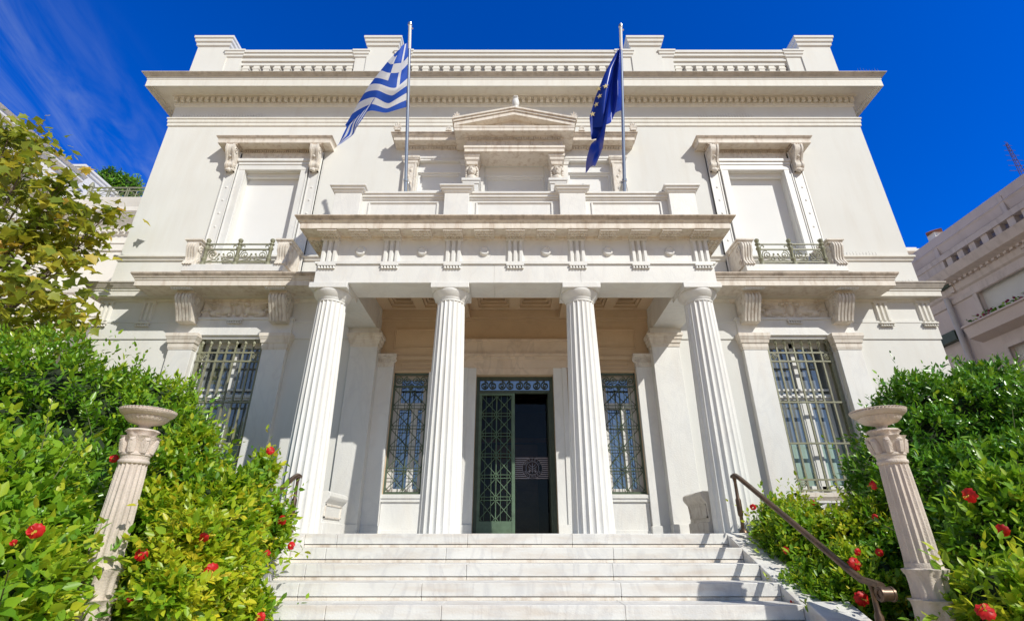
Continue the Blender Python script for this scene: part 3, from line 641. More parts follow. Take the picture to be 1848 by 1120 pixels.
# ------------------------------------------------------------------ the porch
# columns
def flute(t, i): 
    k = (t * 20 / (2 * math.pi)) % 1.0
    return 1 - .085 * math.sin(math.pi * k) ** .8
def make_column():
    t = bpy.data.objects.new('column', None); COL.objects.link(t); t.parent = mus; t.location = (0, 7.785 - W, 0)
    prof = []
    for i in range(13):
        h = 3.56 * i / 12; r = .305 - .072 * (i / 12) - .006 * (i / 12 - .5) ** 2 + .004 * math.sin(math.pi * i / 12); prof.append((r, h))
    sh = MB(); sh.lathe((0, 7.785, 0), prof, 160, flute); sh.build('shaft', M['marble'], t, 32)
    c = MB(); c.lathe((0, 7.785, 0), [(.232, 3.552), (.234, 3.585), (.242, 3.588), (.242, 3.60), (.248, 3.603), (.248, 3.612), (.255, 3.62), (.285, 3.655), (.31, 3.70), (.318, 3.725), (.312, 3.741)], 48)
    c.build('echinus', M['marble'], t, 40)
    a = MB(); a.box(-.318, .318, 7.785 - .318, 7.785 + .318, 3.741, 3.839); a.build('abacus', M['marble'], t, bevel=.008)
    return t
col0 = make_column(); col0.location.x = -3.115
for x in (-1.09, 1.10, 3.115): dup(col0, mus, (x, col0.location.y, 0))
# entablature: front beam and two side beams
XO, XI = 3.375, 2.79
q = MB()
for a, b in ((-3.375, -.36), (-.358, 1.10), (1.102, 3.375)): q.box(a, b, E, 8.07, 3.84, 4.19)
q.build('front_architrave', M['marble'], mus, bevel=.004)
for sg in (-1, 1):
    a, b = sorted((sg * XI, sg * XO)); q = MB(); q.box(a, b, 8.072, W - .001, 3.84, 4.19); q.box(min(sg * XI, sg * 2.95), max(sg * XI, sg * 2.95), 8.071, W - .002, 4.19, 4.6); q.build('side_architrave', M['marble'], mus, bevel=.004)
q = MB(); q.box(-3.345, 3.345, E + .03, 8.06, 4.19, 4.70); q.box(-3.345, -2.96, 8.06, W - .002, 4.192, 4.70); q.box(2.96, 3.345, 8.06, W - .002, 4.192, 4.70)
fz = q.build('frieze', M['marble'], mus)
q = MB(); q.box(-XO - .028, XO + .028, E - .028, E + .029, 4.191, 4.236)
for sg in (-1, 1): a, b = sorted((sg * 3.344, sg * (XO + .028))); q.box(a, b, E + .029, W - .003, 4.191, 4.236)
q.build('taenia', M['marble'], mus)
for i in range(7):
    x = -3.20 + 6.40 * i / 6; q = MB(); triglyph(q, x, .295, E + .029, 4.237, 4.695, .052); guttae(q, x, .30, E, 4.188, .03); q.build('triglyph', M['marble'], fz, bevel=.003)
for i in range(6):
    x = -3.20 + 6.40 * (i + .5) / 6; o = MB(); o.lathe((0, 0, 0), [(.085, 0), (.085, .03), (.075, .042), (.06, .045), (.055, .03)], 24)
    o.v = [(x + vx, E + .03 - vz, 4.46 + vy) for vx, vy, vz in o.v]; o.build('metope_disc', M['marble'], fz, 40)
q = MB(); q.mould(-3.345, 3.345, E + .03, [(0, 4.69), (.04, 4.70), (.04, 4.735), (.06, 4.75), (.30, 4.753), (.302, 4.735), (.31, 4.735), (.31, 4.845), (.325, 4.85), (.33, 4.865), (.345, 4.868), (.36, 4.895), (.395, 4.93), (.40, 4.932), (.40, 4.952), (0, 5.06)], W - .003, 4.866)
pc = q.build('porch_cornice', [M['stone'], M['grimy']], mus)
mt0 = None
for i in range(13):
    x = -3.20 + 6.40 * i / 12
    q = MB(); q.box(x - .165, x + .165, E - .262, E - .012, 4.705, 4.752)
    for a in range(6):
        for b in range(3): q.lathe((x - .13 + .052 * a, E - .06 - .075 * b, 4.684), [(.018, 0), (.014, .03)], 8)
    q.build('mutule', M['stone'], pc)
for sg in (-1, 1):
    for j in range(4):
        y = E + .2 + .5 * j; q = MB(); xa, xb = sorted((sg * 3.40, sg * 3.62)); q.box(xa, xb, y - .16, y + .16, 4.705, 4.752)
        for a in range(5):
            for b in range(3): q.lathe((xa + .04 + .07 * b, y - .13 + .065 * a, 4.684), [(.018, 0), (.014, .03)], 8)
        q.build('mutule', M['stone'], pc)
MB().box(-3.3, 3.3, E + .1, W - .004, 4.86, 5.075).build('terrace_floor', M['stone'], mus)
# terrace parapet
def attic_ped(xc, hw):
    q = MB(); q.box(xc - hw, xc + hw, 7.55, 7.95, 5.06, 5.74); q.mould(xc - hw, xc + hw, 7.55, [(0, 5.735), (.02, 5.74), (.03, 5.77), (.06, 5.79), (.065, 5.83), (.09, 5.835), (.09, 5.868), (0, 5.88)], 8.0); return q
for xc, hw in ((-3.06, .24), (3.06, .24), (-1.066, .225), (1.05, .235)): attic_ped(xc, hw).build('terrace_pedestal', M['marble'], mus, bevel=.004)
for a, b in ((-2.82, -1.291), (-.841, .815), (1.285, 2.82)):
    q = MB(); q.box(a, b, 7.68, 7.88, 5.06, 5.66); q.box(a, b, 7.655, 7.9, 5.66, 5.70); q.box(a, b, 7.625, 7.92, 5.70, 5.76); q.box(a, b, 7.60, 7.93, 5.76, 5.802)
    q.box(a + .12, b - .12, 7.655, 7.681, 5.585, 5.61); q.box(a + .12, b - .12, 7.668, 7.681, 5.57, 5.585)
    for e0, e1 in ((a + .12, a + .15), (b - .15, b - .12)): q.box(e0, e1, 7.657, 7.681, 5.1, 5.585)
    q.build('terrace_parapet', M['marble'], mus, bevel=.003)
for sg in (-1, 1):
    a, b = sorted((sg * 2.9, sg * 3.2)); q = MB(); q.box(a, b, 7.95, W - .004, 5.06, 5.68); q.box(a - .03, b + .03, 8.0, W - .004, 5.68, 5.80); q.build('terrace_parapet', M['marble'], mus)

# porch back wall with its openings
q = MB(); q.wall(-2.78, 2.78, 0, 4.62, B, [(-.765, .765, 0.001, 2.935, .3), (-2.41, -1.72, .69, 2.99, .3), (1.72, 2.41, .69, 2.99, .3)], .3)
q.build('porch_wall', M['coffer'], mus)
for sg in (-1, 1):
    q = MB(); a, b = sorted((sg * 2.415, sg * 1.06)); q.box(a, b, B - .02, B - .001, 0, .56)
    q2 = MB(); q2.mould(a, b, B - .02, [(0, .555), (.03, .56), (.03, .61), (.05, .62), (.05, .675), (0, .69)], B - .002); q2.build('window_sill', M['marble'], mus)
    a2, b2 = sorted((sg * 1.06, sg * 1.72)); q.box(a2, b2, B - .015, B - .001, .675, 3.0)
    q.box(a, b, B - .05, B - .02, 0, .09); q.build('dado', M['marble'], mus, bevel=.004)
for sg in (-1, 1):                                    # pilasters against the back wall
    xp = sg * 2.59; q = MB(); q.box(xp - .17, xp + .17, B - .10, B - .001, .16, 3.08); q.box(xp - .19, xp + .188, B - .13, B - .002, 0, .16); pl = q.build('porch_pilaster', M['marble'], mus, bevel=.006)
    q = MB(); q.box(xp - .175, xp + .175, B - .11, B - .001, 3.08, 3.29); q.mould(xp - .175, xp + .175, B - .11, [(0, 3.28), (.04, 3.29), (.04, 3.345), (0, 3.35)], B - .002)
    for k in range(3): q.tube([(xp - .11 + .11 * k + a, B - .115, 3.19 + c) for a, c in spiral((0, 0), .055, 1.5, k)], .014, 5)
    q.tube([(xp - sg * .17 + a, B - .112, 3.22 + c) for a, c in spiral((0, 0), .065, 1.5, 1)], .022, 6); q.build('capital', M['carved'], pl, 50)
    # anta at the end of the side beam
    xa = sg * 3.0; q = MB(); q.box(xa - .27, xa + .27, W - .05, W + .24, .18, 3.44); q.box(xa - .285, xa + .285, W - .075, W + .2, 0, .18)
    an = q.build('anta', M['marble'], mus, bevel=.006)
    q = MB(); q.mould(xa - .27, xa + .27, W - .05, [(0, 3.43), (.012, 3.435), (.015, 3.50), (.035, 3.51), (.04, 3.56), (.06, 3.585), (.065, 3.64), (.085, 3.65), (.085, 3.705), (0, 3.71)], W + .2); q.build('capital', M['stone'], an)
    q = MB(); q.box(xa - .27, xa + .27, W - .045, W + .2, 3.71, 3.839); q.build('anta_block', M['marble'], an)
# back wall mouldings
q = MB(); q.box(-2.4, 2.4, B - .03, B - .001, 3.0, 3.03); q.box(-2.4, -1.06, B - .045, B - .001, 3.25, 3.33); q.box(1.06, 2.4, B - .045, B - .001, 3.25, 3.33)
for sg in (-1, 1):
    for x0, x1, z0, z1 in ((1.2, 2.3, 3.09, 3.2), (1.15, 2.48, 3.5, 3.93)):
        a, b = sorted((sg * x0, sg * x1)); t_ = .022
        q.box(a, b, B - .03, B - .001, z0, z0 + t_); q.box(a, b, B - .03, B - .001, z1 - t_, z1); q.box(a, a + t_, B - .029, B - .001, z0, z1); q.box(b - t_, b, B - .029, B - .001, z0, z1)
q.box(-2.78, 2.78, B - .035, B - .001, 4.12, 4.16); q.box(-2.78, 2.78, B - .07, B - .001, 4.16, 4.341)
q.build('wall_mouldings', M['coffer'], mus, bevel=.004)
# door surround
for sg in (-1, 1):
    q = MB(); a, b = sorted((sg * .767, sg * 1.03)); q.box(a, b, B - .06, B - .001, .18, 3.07); a, b = sorted((sg * .94, sg * 1.035)); q.box(a, b, B - .085, B - .001, .18, 3.07); a, b = sorted((sg * .767, sg * 1.045)); q.box(a, b, B - .095, B - .001, 0, .18); q.build('door_jamb', M['marble'], mus, bevel=.005)
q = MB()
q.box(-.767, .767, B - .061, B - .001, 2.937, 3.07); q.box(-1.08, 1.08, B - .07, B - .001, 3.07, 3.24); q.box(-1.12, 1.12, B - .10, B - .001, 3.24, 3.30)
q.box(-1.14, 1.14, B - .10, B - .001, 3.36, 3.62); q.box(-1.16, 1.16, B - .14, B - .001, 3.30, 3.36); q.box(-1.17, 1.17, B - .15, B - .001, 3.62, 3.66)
q.build('door_lintel', M['shaded_marble'], mus, bevel=.005)
# coffered ceiling
q = MB(); q.box(-2.79, 2.79, 8.05, B, 4.60, 4.7)
for x0, x1, z0 in ((-1.25, -.93, 4.15), (.93, 1.25, 4.15)): q.box(x0, x1, 8.06, B - .071, z0, 4.60)
for x0, x1 in ((-2.788, -2.55), (2.55, 2.788), (-2.06, -1.86), (1.86, 2.06), (-.11, .11), (-1.42, -1.251), (1.251, 1.42), (-.929, -.75), (.75, .929)): q.box(x0, x1, 8.06, B - .072, 4.34, 4.599)
for y0, y1 in ((8.06, 8.4), (9.58, B - .073), (8.93, 9.12)): q.box(-2.786, 2.786, y0, y1, 4.342, 4.598)
xs = [(-2.55, -2.06), (-1.86, -1.42), (-.75, -.11), (.11, .75), (1.42, 1.86), (2.06, 2.55)]
for a, b in xs:
    for c, d in ((8.4, 8.93), (9.12, 9.58)):
        for i, (ins, z) in enumerate(((.0, 4.40), (.045, 4.46))):
            q.box(a + ins, b - ins, c + ins, c + ins + .045, z, 4.597); q.box(a + ins, b - ins, d - ins - .045, d - ins, z, 4.597); q.box(a + ins, a + ins + .045, c + ins + .045, d - ins - .045, z + .001, 4.597); q.box(b - ins - .045, b - ins, c + ins + .045, d - ins - .045, z + .001, 4.597)
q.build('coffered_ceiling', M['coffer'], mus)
MB().box(-3.5, 3.5, 7.5, B + .3, -.3, -.003).build('porch_floor', M['step'], mus)

# entrance: transom, grille leaf, open leaf, glass with emblem, dark hall
ent = bpy.data.objects.new('entrance_door', None); COL.objects.link(ent); ent.parent = mus; ent.location = (0, B - W + .1, 0)
yd = B + .13
q = MB()
for x0, x1 in ((-.765, -.70), (.70, .765)): q.box(x0, x1, yd - .03, yd + .05, 0.002, 2.935)
q.box(-.70, .70, yd - .03, yd + .05, 2.88, 2.935); q.box(-.70, .70, yd - .03, yd + .05, 2.60, 2.655); q.build('door_frame', M['darkiron'], ent, bevel=.003)
q = MB()
for i in range(8): q.tube([(-.61 + .174 * i + a * (1 if i % 2 else -1), yd, 2.765 + c) for a, c in spiral((0, 0), .085, 1.8, 1.57)], .011, 5)
q.build('transom_scrolls', M['darkiron'], ent, 50)
MB().box(-.7, .7, yd + .03, yd + .036, 2.655, 2.88).build('transom_pane', M['blueglass'], ent)
def star_grille(q, x0, x1, z0, z1, nx, nz, y, r=.008):
    dx = (x1 - x0) / nx; dz = (z1 - z0) / nz
    bar = lambda xa, za, xb, zb, rr=r: q.tube([(xa, y, za), (xb, y, zb)], rr, 4)
    for i in range(nx + 1):
        bar(x0 + i * dx, z0, x0 + i * dx, z1, r * 1.4)
        if i < nx: bar(x0 + (i + .30) * dx, z0, x0 + (i + .30) * dx, z1, r * .7); bar(x0 + (i + .70) * dx, z0, x0 + (i + .70) * dx, z1, r * .7)
    for j in range(nz + 1):
        for off in (-.03, .03): bar(x0, z0 + j * dz + off * (0 < j < nz), x1, z0 + j * dz + off * (0 < j < nz), r)
        if j < nz:
            for i in range(nx):
                xa, xb, za, zb = x0 + i * dx, x0 + (i + 1) * dx, z0 + j * dz + .03, z0 + (j + 1) * dz - .03
                bar(xa, za, xb, zb); bar(xa, zb, xb, za); q.ball(((xa + xb) / 2, y, (za + zb) / 2), .018, 6, 4)
        for i in range(nx + 1):
            xx = x0 + i * dx; zz = z0 + j * dz
            q.tube([(xx + a, y - .008, zz + c) for a, c in arc(0, 0, .045, 0, 360, 12)], r * .9, 4); q.ball((xx, y - .01, zz), .018, 6, 4)
leaf = MB(); leaf.box(-.70, -.655, yd - .02, yd + .03, .002, 2.60); leaf.box(-.06, .0, yd - .025, yd + .035, .002, 2.60); leaf.box(-.655, -.06, yd - .02, yd + .03, .002, .24); leaf.box(-.655, -.06, yd - .02, yd + .03, 2.56, 2.60)
lf = leaf.build('door_leaf', M['bronze'], ent, bevel=.003)
q = MB(); star_grille(q, -.655, -.06, .24, 2.56, 2, 6, yd - .0); q.build('grille', M['bronze'], lf)
MB().box(-.655, -.06, yd + .05, yd + .056, .24, 2.56).build('glazing', M['clear'], lf)
q = MB(); q.box(.66, .70, yd, yd + .68, .002, 2.60); q.build('open_leaf', M['darkiron'], ent)
# inner glass with striped band and round emblem
yg = B + .55
MB().box(.0, .66, yg, yg + .008, .05, 2.6).build('inner_glass', M['clear'], ent)
q = MB(); ec = (.345, 1.22); er = .20
for k in range(11):
    z = 1.03 + .038 * k; d = z - ec[1]
    if abs(d) < er: hw = math.sqrt(er * er - d * d); segs = ((.01, ec[0] - hw), (ec[0] + hw, .655))
    else: segs = ((.01, .655),)
    for a, b in segs:
        if b - a > .01: q.box(a, b, yg - .006, yg - .001, z - .009, z + .009)
q.build('frosted_stripes', M['stripe'], ent)
q = MB()
for rr in (.195, .125): q.tube([(ec[0] + a, yg - .004, ec[1] + c) for a, c in arc(0, 0, rr, 0, 360, 36)], .005, 4)
# tree-of-life motif in the middle
q.tube([(ec[0], yg - .004, ec[1] - .09), (ec[0], yg - .004, ec[1] + .09)], .006, 4)
for k in (-1, 1):
    for zz, l_ in ((-.04, .07), (.0, .08), (.04, .06)): q.tube([(ec[0], yg - .004, ec[1] + zz - .02), (ec[0] + k * l_ * .6, yg - .004, ec[1] + zz), (ec[0] + k * l_, yg - .004, ec[1] + zz + .03)], .005, 4)
    q.ball((ec[0] + k * .06, yg - .004, ec[1] - .06), .02, 8, 5, (1, .3, 1))
def letter(ch, size):
    cu = bpy.data.curves.new('t', 'FONT'); cu.body = ch; cu.size = size; cu.align_x = 'CENTER'; cu.align_y = 'CENTER'
    ob = bpy.data.objects.new('t', cu); COL.objects.link(ob); bpy.context.view_layer.update()
    me = bpy.data.meshes.new_from_object(ob.evaluated_get(bpy.context.evaluated_depsgraph_get()))
    vs = [tuple(v.co) for v in me.vertices]; fs = [tuple(p.vertices) for p in me.polygons]
    bpy.data.objects.remove(ob); bpy.data.curves.remove(cu); bpy.data.meshes.remove(me); return vs, fs
for word, a0, a1, flip in (('ΜΟΥΣΕΙΟ', 160, 20, False), ('ΜΠΕΝΑΚΗ', 200, 340, True)):
    for i, ch in enumerate(word):
        a = R(a0 + (a1 - a0) * (i + .5) / len(word)); vs, fs = letter(ch, .062); rot = a - math.pi / 2 if not flip else a + math.pi / 2
        c, s_ = math.cos(rot), math.sin(rot)
        q.add([(ec[0] + .16 * math.cos(a) + x * c - y * s_, yg - .005, ec[1] + .16 * math.sin(a) + x * s_ + y * c) for x, y, z in vs], fs)
q.build('round_emblem', M['stripe'], ent)
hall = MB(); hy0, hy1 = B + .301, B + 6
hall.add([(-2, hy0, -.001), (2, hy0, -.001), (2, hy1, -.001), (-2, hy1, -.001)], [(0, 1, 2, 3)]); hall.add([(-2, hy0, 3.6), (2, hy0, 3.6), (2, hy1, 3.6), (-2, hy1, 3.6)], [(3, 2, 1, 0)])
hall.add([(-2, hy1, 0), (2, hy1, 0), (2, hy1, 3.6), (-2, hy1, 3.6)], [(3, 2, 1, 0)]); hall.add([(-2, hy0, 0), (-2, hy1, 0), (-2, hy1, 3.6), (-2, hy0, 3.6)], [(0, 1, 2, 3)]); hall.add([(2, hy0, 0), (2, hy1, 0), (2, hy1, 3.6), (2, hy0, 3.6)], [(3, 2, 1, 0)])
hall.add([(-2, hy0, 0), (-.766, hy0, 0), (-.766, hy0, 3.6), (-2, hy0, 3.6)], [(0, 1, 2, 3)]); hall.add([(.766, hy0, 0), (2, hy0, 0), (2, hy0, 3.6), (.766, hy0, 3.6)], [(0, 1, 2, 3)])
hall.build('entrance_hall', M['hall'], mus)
q = MB(); q.box(-.5, .6, B + 3.6, B + 3.65, 0, 2.2); q.box(-1.9, 1.9, B + 3.9, B + 4.0, 2.3, 2.42); q.build('hall_panelling', M['wood'], mus)
# porch windows: grilles over white sashes
for sg in (-1, 1):
    wn = bpy.data.objects.new('porch_window', None); COL.objects.link(wn); wn.parent = mus; wn.location = (sg * 2.065, B - W, 0)
    x0, x1 = sorted((sg * 1.72, sg * 2.41)); y0, y1 = B + .2, B + .27
    q = MB()
    for a, b in ((x0, x0 + .12), (x1 - .12, x1)): q.box(a, b, y0, y1, .69, 2.99)
    xm = (x0 + x1) / 2 + .08; q.box(xm - .06, xm + .06, y0, y1, .69, 2.3); q.box(x0 + .12, x1 - .12, y0 - .01, y1, 2.3, 2.42); q.box(x0 + .12, x1 - .12, y0 - .011, y1, .69, .80); q.box(x0 + .12, x1 - .12, y0 - .011, y1, 2.9, 2.99); q.build('window_frame', M['whitepaint'], wn, bevel=.004)
    MB().box(x0 + .1, x1 - .1, y1 - .03, y1 - .02, .75, 2.95).build('pane', M['blueglass'], wn)
    q = MB(); q.box(x0, x1, B + .035, B + .065, .69, .73); q.box(x0, x0 + .025, B + .03, B + .07, .69, 2.99); q.box(x1 - .025, x1, B + .03, B + .07, .69, 2.99); q.box(x0, x1, B + .03, B + .07, 2.95, 2.99); q.box(x0, x1, B + .03, B + .07, 2.70, 2.73)
    star_grille(q, x0 + .025, x1 - .025, .73, 2.70, 2, 5, B + .05)
    for i in range(4): q.tube([(x0 + .1 + .165 * i + a * (1 if i % 2 else -1), B + .05, 2.84 + c) for a, c in spiral((0, 0), .08, 1.8, 1.57)], .011, 5)
    q.build('window_grille', M['doorgreen'], wn)

# ------------------------------------------------------------------ staircase
stair = thing('marble_staircase', 'broad white marble steps climbing to the columned porch', 'stairs', (0, 7.06, 0))
S1, TR, RI, SX = 7.06, .39, .16, 2.69
rs = random.Random(3)
for k in range(11):
    y = S1 - TR * k; z = -RI * k; cuts = [-SX] + sorted(c for c in ([-2.2, -1.0, .9, 1.6][rs.randrange(2):4] if k % 2 else [-1.5, .35, 1.9])) + [SX]
    cuts = [-SX] + sorted({round(-2.1 + 1.45 * j + rs.uniform(-.35, .35), 2) for j in range(3)}) + [SX]
    q = MB(); yb = y + TR + .03 if k else 7.55
    for a, b in zip(cuts[:-1], cuts[1:]):
        dy = rs.uniform(0, .004)
        q.box(a + .0015, b - .0015, y - dy, yb, z - .122, z); q.box(a + .0015, b - .0015, y + .012 - dy, yb, z - RI - .002, z - .128, 1)
    q.build('step', [M['step'], M['stone']], stair, bevel=.006)
for sg in (-1, 1):
    q = MB(); a, b = sorted((sg * 2.692, sg * 3.08)); yt, yl = S1 + .05, S1 + .05 - 3.9
    q.prism_x([(7.55, -1.9), (7.55, .006), (yt, .006), (yl, .006 - 1.60), (yl, -1.9)], a, b); q.prism_x([(5.42, -1.9), (5.42, -.60), (yl - .25, -1.62), (yl - .25, -1.9)], a - .006, b + .006)
    q.build('cheek_wall', M['step'], stair, bevel=.01)
for sg in (-1, 1): a, b = sorted((sg * 3.082, sg * 3.5)); MB().box(a, b, 7.0, W - .14, -1.9, -.004).build('porch_side_base', M['marble'], stair)

# handrails
def handrail(sg, label):
    t = thing('handrail', label, 'handrail', (sg * 2.87, 7.0, 0), 'bronze handrails of the stairs')
    x = sg * 2.87
    q = MB(); pts = [(7.02, .69), (6.93, .70), (6.80, .645), (4.90, -.33), (4.78, -.385), (4.62, -.40), (4.55, -.415)]
    def sec(p): return [(p[1] + a, p[2] + b) for a, b in ()]
    vs = []; fs = []; prof = [(-.028, -.022), (-.033, .0), (-.025, .018), (0, .025), (.025, .018), (.033, 0), (.028, -.022)]
    for y, z in pts:
        for a, b in prof: vs.append((x + a, y, z + b))
    n = len(prof)
    for i in range(len(pts) - 1):
        for k in range(n): fs.append((i * n + k, i * n + (k + 1) % n, (i + 1) * n + (k + 1) % n, (i + 1) * n + k))
    fs.append(tuple(range(n))); fs.append(tuple(range((len(pts) - 1) * n, len(pts) * n))); q.add(vs, fs); r_ = q.build('rail', M['rail'], t, 50)
    q = MB(); q.tube([(x - .045, 4.52 + a, -.47 + c) for a, c in arc(0, 0, .042, 0, 360, 14)], .016, 6); q.tube([(x + .045, 4.52 + a, -.47 + c) for a, c in arc(0, 0, .042, 0, 360, 14)], .016, 6); q.lathe((0, 0, 0), [(.05, -.045), (.05, .045)], 16)
    m_ = len(q.v) - 32
    for i in range(m_, len(q.v)): vx, vy, vz = q.v[i]; q.v[i] = (x + vz, 4.52 + vx, -.47 + vy)
    q.build('scroll_end', M['rail'], r_, 40)
    for yb, zt, zb in ((6.97, .68, .006), (4.68, -.40, -.96)):
        h = zt - zb
        MB().lathe((x, yb, zb), [(.055, 0), (.05, .02), (.022, .05), (.02, h * .28), (.03, h * .30), (.034, h * .33), (.034, h * .58), (.022, h * .62), (.018, h * .9), (.03, h)], 12).build('baluster_post', M['rail'], t, 40)
    return t
handrail(1, 'brown bronze handrail sloping down beside the right cheek wall'); handrail(-1, 'brown bronze handrail half buried in the left hibiscus')

# benches on the porch
def bench(sg, label):
    t = thing('marble_bench', label, 'bench', (sg * 3.1, 8.65, 0), 'carved marble benches on the porch')
    xi = sg * 2.86; q = MB(); y0, y1 = 8.15, 9.05; d = sg
    prof = [(0, 0), (0, .17), (.03, .18), (.03, .21), (.04, .22), (.02, .44), (-.03, .50), (-.05, .54), (-.045, .585), (-.01, .61), (.30, .60), (.30, 0)]
    poly = [(xi + d * a, z) for a, z in prof]
    if sg < 0: poly = poly[::-1]
    q.prism_y(poly, y0, y1)
    for i in range(7): q.ball((xi - d * .035, y0 + .08 + .12 * i, .545), .03, 8, 6, (.6, 1, 1))
    q.build('body', M['carved'] if sg > 0 else M['marble'], t, bevel=.006)
    q = MB(); a, b = sorted((xi + d * .012, xi + d * .032))
    for z0, z1, ya, yb in ((.41, .43, y0 + .05, y1 - .07), (.235, .255, y0 + .05, y1 - .07), (.235, .43, y1 - .09, y1 - .07), (.235, .43, y0 + .05, y0 + .07)): q.box(a, b, ya, yb, z0, z1)
    q.build('panel_moulding', M['carved'], t)
bench(1, 'carved marble bench partly hidden behind the right corner column'); bench(-1, 'sunlit marble bench beside the left corner column')

# owl on the pediment
owl = thing('owl_statue', 'small white marble owl standing on the peak of the pediment', 'statue', (0.03, W - .74, 9.07))
ox, oy, oz = 0.03, W - .74, 9.05
MB().lathe((ox, oy, oz), [(.07, 0), (.07, .05), (.045, .06), (.075, .12), (.085, .2), (.075, .27), (.055, .30)], 14).build('body', M['marble'], owl, 60)
q = MB(); q.ball((ox, oy - .01, oz + .335), .068, 12, 9, (1, .95, .9))
for k in (-1, 1): q.ball((ox + k * .027, oy - .065, oz + .345), .022, 8, 6); q.lathe((ox + k * .04, oy, oz + .37), [(.02, 0), (.002, .045)], 6)
q.lathe((ox, oy - .075, oz + .31), [(.002, 0), (.014, .03)], 6); q.build('head', M['marble'], owl, 60)

# ------------------------------------------------------------------ flag poles and flags
def pole_axis(u0, v0, u1, v1, Y0):
    p0 = at(u0, v0, Y0); best = None
    for i in range(4000):
        Y = Y0 - i * .0005; p = at(u1, v1, Y); a = math.degrees(math.atan2(Y0 - Y, p.z - p0.z))
        if a >= 16.5: return p0, p
    return p0, p
POLES = []
for u0, v0, u1, v1, lab in ((733, 340, 741, 44, 'steel flagpole leaning out over the terrace with the striped flag'), (1128, 340, 1121, 47, 'steel flagpole leaning out over the terrace with the dark blue flag')):
    a, b = pole_axis(u0, v0, u1, v1, 8.08); d = (b - a).normalized(); base = a - d * .85
    t = thing('flagpole', lab, 'flagpole', base, 'steel flagpoles on the porch terrace')
    MB().tube([base, a + d * ((b - a).length * .86)], [.036, .03], 12).build('tube', M['steel'], t, 40)
    MB().tube([a + d * ((b - a).length * .84), b], [.033, .033], 12).build('white_top', M['whitepaint'], t, 40)
    q = MB(); q.tube([b - d * .02, b + d * .03], [.045, .04], 10); q.ball(b - d * .09 + Vector((.05, 0, 0)), .02, 6, 5); q.build('finial', M['steel'], t, 40)
    q = MB(); q.tube([a + d * .14, a + d * .19], .05, 10); q.box(a.x - .05, a.x + .05, a.y, 8.32, a.z + .12, a.z + .18); q.tube([a + d * .15 + Vector((.04, .05, 0)), a - d * .35 + Vector((.14, .03, 0))], .006, 5); q.build('bracket', M['steel'], t)
    POLES.append((a, b))
def on_pole(i, v):                                   # the point of pole i that stands at picture height v
    a, b = POLES[i]
    lo, hi = 0., 1.
    for _ in range(40):
        mid = (lo + hi) / 2; p = a.lerp(b, mid) - Vector((CAMX, 0, CAMZ))
        fw = p.y * _c + p.z * _s; up = -p.y * _s + p.z * _c
        if 560 - FPX * up / fw > v: lo = mid
        else: hi = mid
    return a.lerp(b, lo)
def lerp_poly(poly, t):
    n = len(poly) - 1; x = max(0, min(n - 1e-6, t * n)); i = int(x); f = x - i
    return tuple(poly[i][k] * (1 - f) + poly[i + 1][k] * f for k in range(len(poly[i])))
def flag_surface(pi, hoist, cols):                   # cols: list of rows-curves [(u, v, dy), ...] from top to bottom, per fold line
    def S(s, t):
        ph = on_pole(pi, hoist[0] + (hoist[1] - hoist[0]) * t)
        n = len(cols); x = min(s * n, n - 1e-6); i = int(x); f = x - i
        def P(k):
            if k == 0: return ph
            u, v, dy = lerp_poly(cols[k - 1], t); return at(u, v, ph.y + dy)
        a, b = P(i), P(i + 1); p0 = P(max(i - 1, 0)); p3 = P(min(i + 2, n))
        m1 = (b - p0) * .35 if i else (b - a) * .8; m2 = (p3 - a) * .35
        f2, f3 = f * f, f ** 3
        return a * (2 * f3 - 3 * f2 + 1) + m1 * (f3 - 2 * f2 + f) + b * (-2 * f3 + 3 * f2) + m2 * (f3 - f2)
    return S
K1 = lambda x, y: (600 + x / 4.87, 40 + y / 4.87)
def c1(*pts): return [(*K1(x, y), d) for x, y, d in pts]
gr_cols = [c1((640, 195, -.02), (610, 350, -.10), (575, 500, -.06), (560, 600, -.10), (500, 720, -.05), (480, 790, -.06)),
           c1((597, 238, -.05), (525, 350, -.16), (470, 480, -.18), (425, 565, -.20), (372, 680, -.18), (325, 790, -.16)),
           c1((590, 242, .0), (500, 345, -.02), (390, 485, -.02), (305, 590, -.02), (215, 730, -.02), (124, 890, .0)),
           c1((560, 330, .14), (480, 460, .14), (400, 600, .14), (310, 720, .12), (235, 830, .08), (128, 920, .06)),
           c1((262, 860, .05), (245, 870, .05), (225, 880, .05), (195, 890, .04), (160, 905, .03), (122, 925, .02)),
           c1((198, 965, .03), (190, 975, .02), (180, 985, .0), (160, 1000, -.02), (120, 1010, -.02), (85, 1030, .0)),
           c1((60, 1078, .02), (58, 1080, .02), (55, 1083, .02), (50, 1086, .02), (45, 1088, .02), (40, 1092, .02))]
Sg = flag_surface(0, (73, 193), gr_cols)
def flag_mesh(name, S, ns, nt_, mats, pick, parent):
    vs = []; fs = []; mi = []
    for j in range(nt_ + 1):
        for i in range(ns + 1):
            s, t = i / ns, j / nt_; p = S(s, t); p = p + Vector((0, .022 * math.sin(s * 22 + t * 5) * min(1, s * 6), 0)); vs.append(p)
    for j in range(nt_):
        for i in range(ns):
            a = j * (ns + 1) + i; fs.append((a, a + 1, a + ns + 2, a + ns + 1)); mi.append(pick((i + .5) / ns, (j + .5) / nt_))
    q = MB(); q.add(vs, fs); q.mi = mi; o = q.build(name, mats, parent, 80); return o
def greek(s, t):
    k = int(t * 9)
    if s < .24 and k < 5: return 1 if (k == 2 or .095 < s < .135) else 0
    return 0 if k % 2 == 0 else 1
p = on_pole(0, 73); fl = thing('striped_flag', 'blue and white striped flag with a cross canton, twisting on the left pole', 'flag', p)
flag_mesh('cloth', Sg, 112, 54, [M['blue'], M['white']], greek, fl)
